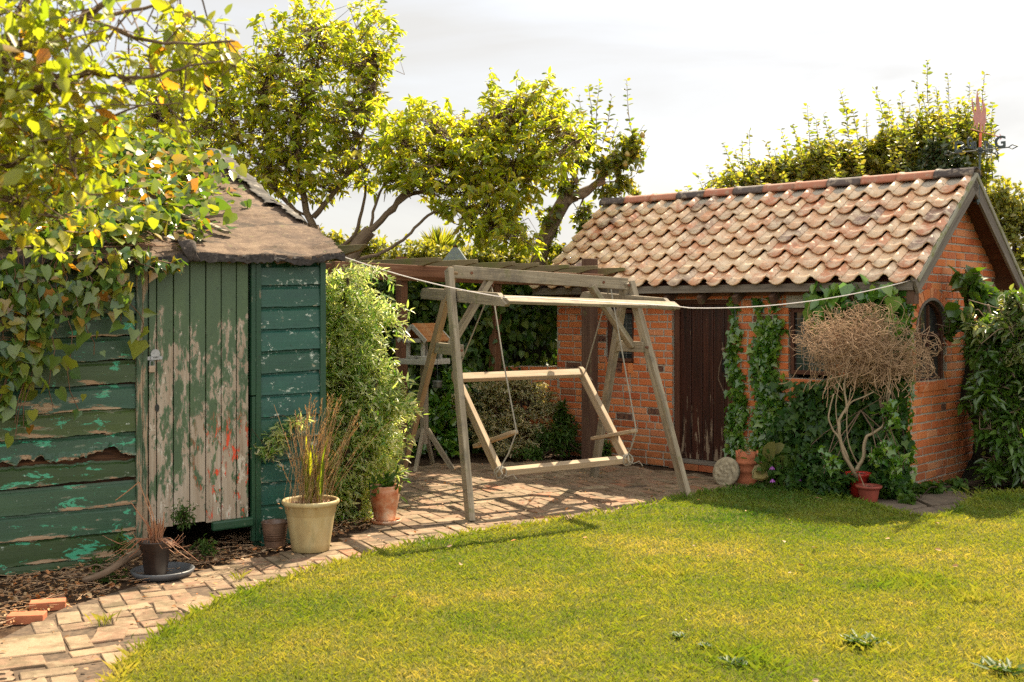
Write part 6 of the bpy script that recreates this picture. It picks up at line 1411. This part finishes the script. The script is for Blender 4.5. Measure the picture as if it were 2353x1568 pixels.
# ---------------------------------------------------------------- near tree at the top left
D = 3.6; base = Vector((-3.4, 3.4, 0))
def Q(x, y, d=0): return at(x, y, D + d)
plant('apple_tree', 'close yellow-green tree hanging out of focus into the top left corner', 'tree', base, bark=BARK, trunk_pts=([base, Vector((-3.3, 3.5, .9)), Vector((-2.9, 3.5, 1.6)), Vector((-2.3, 3.5, 2.1))], .12, .07),
    limbs=[([Vector((-2.3, 3.5, 2.1)), Q(-120, 260), Q(0, 150), Q(60, 112), Q(120, 96), Q(200, 40), Q(280, -30)], .03, .008), ([Vector((-2.3, 3.5, 2.1)), Q(-60, 230), Q(40, 205), Q(108, 204), Q(150, 175), Q(235, 168), Q(300, 190)], .02, .006), ([Q(0, 150), Q(20, 80), Q(60, 0), Q(80, -80)], .018, .008),
           ([Vector((-2.3, 3.5, 2.1)), Q(-40, 400), Q(90, 330), Q(170, 320)], .015, .004), ([Q(235, 168), Q(330, 180), Q(400, 162), Q(470, 145), Q(540, 135)], .006, .002), ([Q(170, 320), Q(190, 440), Q(305, 431)], .005, .002), ([Q(200, 40), Q(320, 90), Q(420, 100), Q(540, 95)], .008, .003), ([Q(200, 40), Q(330, 20), Q(460, -20)], .008, .003), ([Q(170, 320), Q(300, 250), Q(420, 240)], .005, .002), ([Q(-40, 400), Q(40, 470), Q(130, 500)], .01, .004)],
    regions=[([(-260, -90), (330, -60), (352, 60), (310, 190), (262, 250), (235, 330), (225, 420), (160, 470), (140, 560), (30, 575), (-120, 560), (-260, 400)], 3.55, .55, 330, -.3, 6, 21),
             ([(-60, -60), (260, -60), (280, 120), (180, 300), (130, 430), (-60, 480)], 3.5, .5, 70, -.2, 6, 22), ([(310, -50), (500, -40), (560, 95), (545, 135), (440, 160), (440, 262), (330, 225)], 3.7, .25, 30, -.4, 6, 23)],
    blobs=[pbl(515, 100, 3.7, 40, 22, 6, .1), pbl(400, 245, 3.7, 45, 20, 5, .1), pbl(265, 430, 3.6, 50, 12, 4, .1), pbl(455, 135, 3.7, 60, 22, 6, .1)],
    T=T_OVAL, leaf=.051, tw=.15, lpt=5, droop=.35, mat=M_APPLE, twr=.0017, spread=.7, up=.5, conn=.5)

# ---------------------------------------------------------------- pot plants
n = 150; P0 = np.array(Vector(BP.location) + Vector((0, 0, .30))); A_, B_ = [], []; hp = []; hd = []
for k in range(n):
    p = P0 + np.array([RNG.normal(0, .06), RNG.normal(0, .06), 0]); H = RNG.uniform(.28, .74) * (1 if RNG.random() < .85 else .6); d = np.array([RNG.normal(.10, .20), RNG.normal(0, .18), 1.0]); d /= np.linalg.norm(d); q_ = p.copy(); S_ = 7
    for s_ in range(S_): q2_ = q_ + d * H / S_; A_.append(q_); B_.append(q2_); q_ = q2_; d = nrm((d + np.array([RNG.normal(.02, .04), RNG.normal(0, .04), -.02]))[None])[0]
    if RNG.random() < .5:
        for j in range(12): hp.append(q_ - d * .12 * j / 12); hd.append(d + RNG.normal(0, .35, 3))
V1 = prisms(np.array(A_), np.array(B_), .0017, .0013); V, Fc = V1; np_mesh('dry_grass', V, Fc, STRAW, BP)
V, Fc = leaves(np.array(hp), np.array(hd), rnd(len(hp)), .022, T_THIN); np_mesh('seed_head', V, Fc, STRAW, BP)
A = []; n = 13; pos = P0 + rnd(n, .03) * np.array([1, 1, 0]) + np.array([.03, 0, 0]); V, Fc = leaves(pos, np.array([[.08, 0, 1.]]) + rnd(n, .10), rnd(n), RNG.uniform(.25, .5, n), (T_THIN[0] * np.array([1, .35, 1]), T_THIN[1])); np_mesh('green_blade', V, Fc, M_MAPLE2, BP)
n = 90; pos = P0 + rnd(n, .09) * np.array([1, 1, .05]) + np.array([0, 0, .01]); V, Fc = leaves(pos, rnd(n) * np.array([1, 1, .4]), rnd(n, .5) + np.array([[0, 0, 1.]]), .03, T_LONG); np_mesh('litter', V, Fc, DEADLEAF, BP)
# dead palm
P0 = Vector(BK.location) + Vector((0, 0, .17)); mb = MB()
for k in range(46):
    a = random.uniform(0, 6.28); h = random.uniform(.05, .16); mb.tube([P0 + Vector((.02 * math.cos(a), .02 * math.sin(a), 0)), P0 + Vector((.035 * math.cos(a), .035 * math.sin(a), h * .6)), P0 + Vector((random.uniform(.03, .06) * math.cos(a), .05 * math.sin(a), h))], [.006, .003], 5)
for tipv in ((-.10, 0, .38), (-.06, .02, .30), (.05, 0, .20), (-.14, -.02, .26)): mb.tube([P0, P0 + Vector(tipv) * .5 + Vector((.02, 0, 0)), P0 + Vector(tipv)], [.006, .0025], 5)
mb.tube([P0 + Vector((-.10, 0, .38)), P0 + Vector((-.16, 0, .33)), P0 + Vector((-.24, 0, .27))], .003, 5)
for k in range(26):
    a = random.uniform(-.9, 1.2) if k % 2 else random.uniform(2, 4.4); r = random.uniform(.12, .34); z = random.uniform(-.16, .04)
    mb.tube([P0 + Vector((0, 0, .04)), P0 + Vector((r * .35 * math.cos(a), -.3 * r * abs(math.sin(a)) - .02, .05)), P0 + Vector((r * .7 * math.cos(a), -.4 * r * abs(math.sin(a)), .01 + z * .3)), P0 + Vector((r * math.cos(a), -.5 * r * abs(math.sin(a)), z + .05))], [.0028, .0015], 4)
mb.build('dead_fronds', PALM, BK, world=True)
n = 60; P1_ = np.array(Vector(GP.location) + Vector((0, 0, .24))); V, Fc = leaves(P1_ + rnd(n, .05), rnd(n) + np.array([[0, 0, .5]]), rnd(n), .09, T_LONG); np_mesh('plant_leaves', V, Fc, M_WEED, GP)
# fallen branch against the shed
b0, b1 = G(240, 1345), G(375, 1300); mb = MB(); pts = [b0 + Vector((-.12, 0, .03)), b0 + Vector((0, 0, .07)), b0.lerp(b1, .45) + Vector((0, 0, .12)), b1 + Vector((0, .1, .13))]
mb.tube(smoothpoly([tuple(p) for p in pts], 4), [.018, .024], 8)
for k in range(9):
    s_ = b0.lerp(b1, random.random() * .6) + Vector((0, 0, .07)); mb.tube([s_, s_ + Vector((random.uniform(-.1, .05), random.uniform(-.05, .1), random.uniform(-.02, .08))), s_ + Vector((random.uniform(-.35, -.05), random.uniform(-.1, .1), random.uniform(-.04, .02)))], [.005, .002], 5)
tag(mb.build('fallen_branch', BARK, smooth=True), 'dead branch lying at the foot of the shed behind the dark pot', 'branch')

# weeds by the shed
for (x, y, Dd, rx, ry, n, lab) in ((275, 1250, 7.0, 32, 34, 26, 'dark leafy weed against the shed boards left of the door'), (420, 1180, 7.15, 40, 40, 34, 'grey-green weed in front of the door bottom'), (470, 1250, 7.2, 45, 25, 26, 'low green weed under the shed door'), (245, 1320, 6.75, 50, 18, 22, 'small weeds beside the fallen branch'), (690, 1255, 7.6, 10, 14, 6, 'tiny weed between the ribbed pot and the big pot'), (225, 1290, 6.9, 30, 18, 14, 'trailing weed low on the left boards')):
    base = at(x, 0, Dd); base.z = 0
    plant('weed', lab, 'weed', base, bark=BARKD, limbs=[([base, at(x, y, Dd)], .003, .002)], blobs=[pbl(x, y, Dd, rx, ry, n, .08)], T=T_LONG, leaf=.028, tw=.09, lpt=9, mat=M_WEED, twr=.0013, group='weeds at the foot of the shed')

# ---------------------------------------------------------------- lawn grass
n = 900000; xy = np.stack([RNG.uniform(-2.6, 9, n), 2.6 + RNG.random(n) ** 1.0 * 8.2], 1)
keep = (RNG.random(n) < np.clip((5.6 / np.maximum(xy[:, 1], 3)) ** 1.3, 0, 1)) & ((np.abs(xy[:, 0]) < xy[:, 1] * .50 + .2) | (RNG.random(n) < .5))
xy = xy[keep]; lp = [(x, y) for x, y in lawn_poly]; jit = xy + RNG.normal(0, .022, xy.shape); xy = xy[inpoly(jit, lp)]; n = len(xy)
far = np.clip(xy[:, 1:2] / 6, .8, 1.7); H = (.010 + .014 * RNG.random((n, 1))) * (1 + .5 * (RNG.random((n, 1)) > .97)); Wb = .0017 * far * (1 + .5 * RNG.random((n, 1)))
az = RNG.random(n) * 6.283; side = np.stack([np.cos(az), np.sin(az), 0 * az], 1); lean = rnd(n, .55) * np.array([1, 1, 0]); b = np.concatenate([xy, np.full((n, 1), .027)], 1)
tip = b + lean * H * 1.2 + np.array([0, 0, 1]) * H; midp = b + lean * H * .35 + np.array([0, 0, .62]) * H
V = np.stack([b - side * Wb, b + side * Wb, tip, midp - side * Wb * .8], 1).reshape(-1, 3); Fc = np.arange(n * 4).reshape(-1, 4)
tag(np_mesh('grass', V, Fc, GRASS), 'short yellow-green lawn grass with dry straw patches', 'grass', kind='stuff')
# long blades on the turf edge and tufts
ep = np.array(edge); idx = RNG.integers(0, len(ep) - 1, 3000); tt = RNG.random((3000, 1)); e = ep[idx] + (ep[idx + 1] - ep[idx]) * tt + RNG.normal(0, .02, (3000, 2)); tuf = []
for (x, y, r, k) in ((1980, 1495, .10, 260), (1680, 1520, .07, 140), (1740, 1540, .06, 120), (2310, 1540, .10, 200), (2100, 1350, .12, 260), (2230, 1390, .08, 160), (240, 1440, .02, 26), (548, 1338, .02, 16), (1500, 1330, .10, 120), (890, 1420, .10, 90), (2290, 1150, .15, 260)):
    g = G(x, y); tuf.append(np.array([[g.x, g.y]]) + RNG.normal(0, r, (k, 2)))
e = np.concatenate([e] + tuf); n = len(e); H = .035 + .035 * RNG.random((n, 1)); az = RNG.random(n) * 6.283; side = np.stack([np.cos(az), np.sin(az), 0 * az], 1); lean = rnd(n, .5) * np.array([1, 1, 0]); b = np.concatenate([e, np.full((n, 1), .012)], 1)
V = np.stack([b - side * .0022, b + side * .0022, b + lean * H + np.array([0, 0, 1]) * H, b + lean * H * .3 + np.array([0, 0, .6]) * H - side * .0015], 1).reshape(-1, 3)
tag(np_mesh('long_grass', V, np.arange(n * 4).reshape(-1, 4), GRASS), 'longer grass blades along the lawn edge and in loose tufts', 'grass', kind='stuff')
# rosette weeds in the lawn
for i, (x, y, s_, lab) in enumerate(((1985, 1500, .10, 'largest dark green rosette weed in the lawn, nearest the camera at right'), (1690, 1545, .07, 'flat rosette weed in the lawn left of the largest one'), (1620, 1505, .045, 'small rosette weed in the lawn below the swing leg'), (1560, 1480, .05, 'small dark rosette weed in the near lawn, leftmost of them'), (2310, 1560, .09, 'dark rosette weed in the lawn at the bottom right corner'))):
    g = G(x, y); t = thing('lawn_weed', lab, 'weed', (g.x, g.y, .02), group='rosette weeds in the lawn'); n = int(26 + s_ * 260); pos = np.array([g.x, g.y, .035]) + rnd(n, s_ * .3) * np.array([1.3, 1, .05]); a = RNG.random(n) * 6.28
    V, Fc = leaves(pos, np.stack([np.cos(a), np.sin(a), .35 + .2 * RNG.random(n)], 1), rnd(n, .2) + np.array([[0, 0, 1.]]), s_ * (.5 + .6 * RNG.random(n)), T_THIN); np_mesh('leaf', V, Fc, M_WEED, t)
# fallen leaves and litter
def litter(n, poly, size, z, zj=.01):
    P_ = np.array(poly); lo, hi = P_.min(0), P_.max(0); q_ = RNG.uniform(lo, hi, (n * 4, 2)); q_ = q_[inpoly(q_, poly)][:n]; m = len(q_)
    pos = np.concatenate([q_, z + RNG.random((m, 1)) * zj], 1); return leaves(pos, rnd(m) * np.array([1, 1, .25]), rnd(m, .35) + np.array([[0, 0, 1.]]), size * (.6 + .8 * RNG.random(m)), T_OVAL)
soilp = [tuple(G(*p))[:2] for p in [(-300, 1560), (-100, 1500), (60, 1425), (300, 1350), (560, 1290), (860, 1210), (840, 1170), (600, 1220), (300, 1290), (-60, 1340), (-300, 1370)]]
parts = [litter(2600, soilp, .030, .0, .02), litter(520, patio_in, .026, .018, .008), litter(130, lp, .034, .05, .02)]
V, Fc = joinm(parts); tag(np_mesh('fallen_leaves', V, Fc, DEADLEAF), 'scattered dry brown leaves on soil, bricks and lawn', 'fallen leaves', kind='stuff')
# dry twigs on the soil bed
P_ = np.array(soilp); q_ = RNG.uniform(P_.min(0), P_.max(0), (3000, 2)); q_ = q_[inpoly(q_, soilp)][:900]; m = len(q_); A = np.concatenate([q_, .012 + .02 * RNG.random((m, 1))], 1); a = RNG.random((m, 1)) * 6.28; Bq = A + np.concatenate([np.cos(a), np.sin(a), .15 * RNG.normal(0, 1, (m, 1))], 1) * (.04 + .10 * RNG.random((m, 1)))
V, Fc = prisms(A, Bq, .0022, .0014); tag(np_mesh('twig_litter', V, Fc, M_TWIG), 'dry twigs strewn over the soil by the shed', 'twigs', kind='stuff')
# moss / tiny weeds in the paving joints
q_ = RNG.uniform(np.array(patio_in).min(0), np.array(patio_in).max(0), (9000, 2)); q_ = q_[inpoly(q_, patio_in)]; nzv = np.sin(q_[:, 0] * 3.1) * np.sin(q_[:, 1] * 2.3 + 1); q_ = q_[nzv > .25][:1300]; m = len(q_)
V, Fc = leaves(np.concatenate([q_, np.full((m, 1), .006)], 1), rnd(m) * np.array([1, 1, .2]) + np.array([[0, 0, .8]]), rnd(m), .014 + .012 * RNG.random(m), T_THIN); tag(np_mesh('joint_moss', V, Fc, M_WEED), 'tiny weeds and moss in the paving joints', 'moss', kind='stuff')
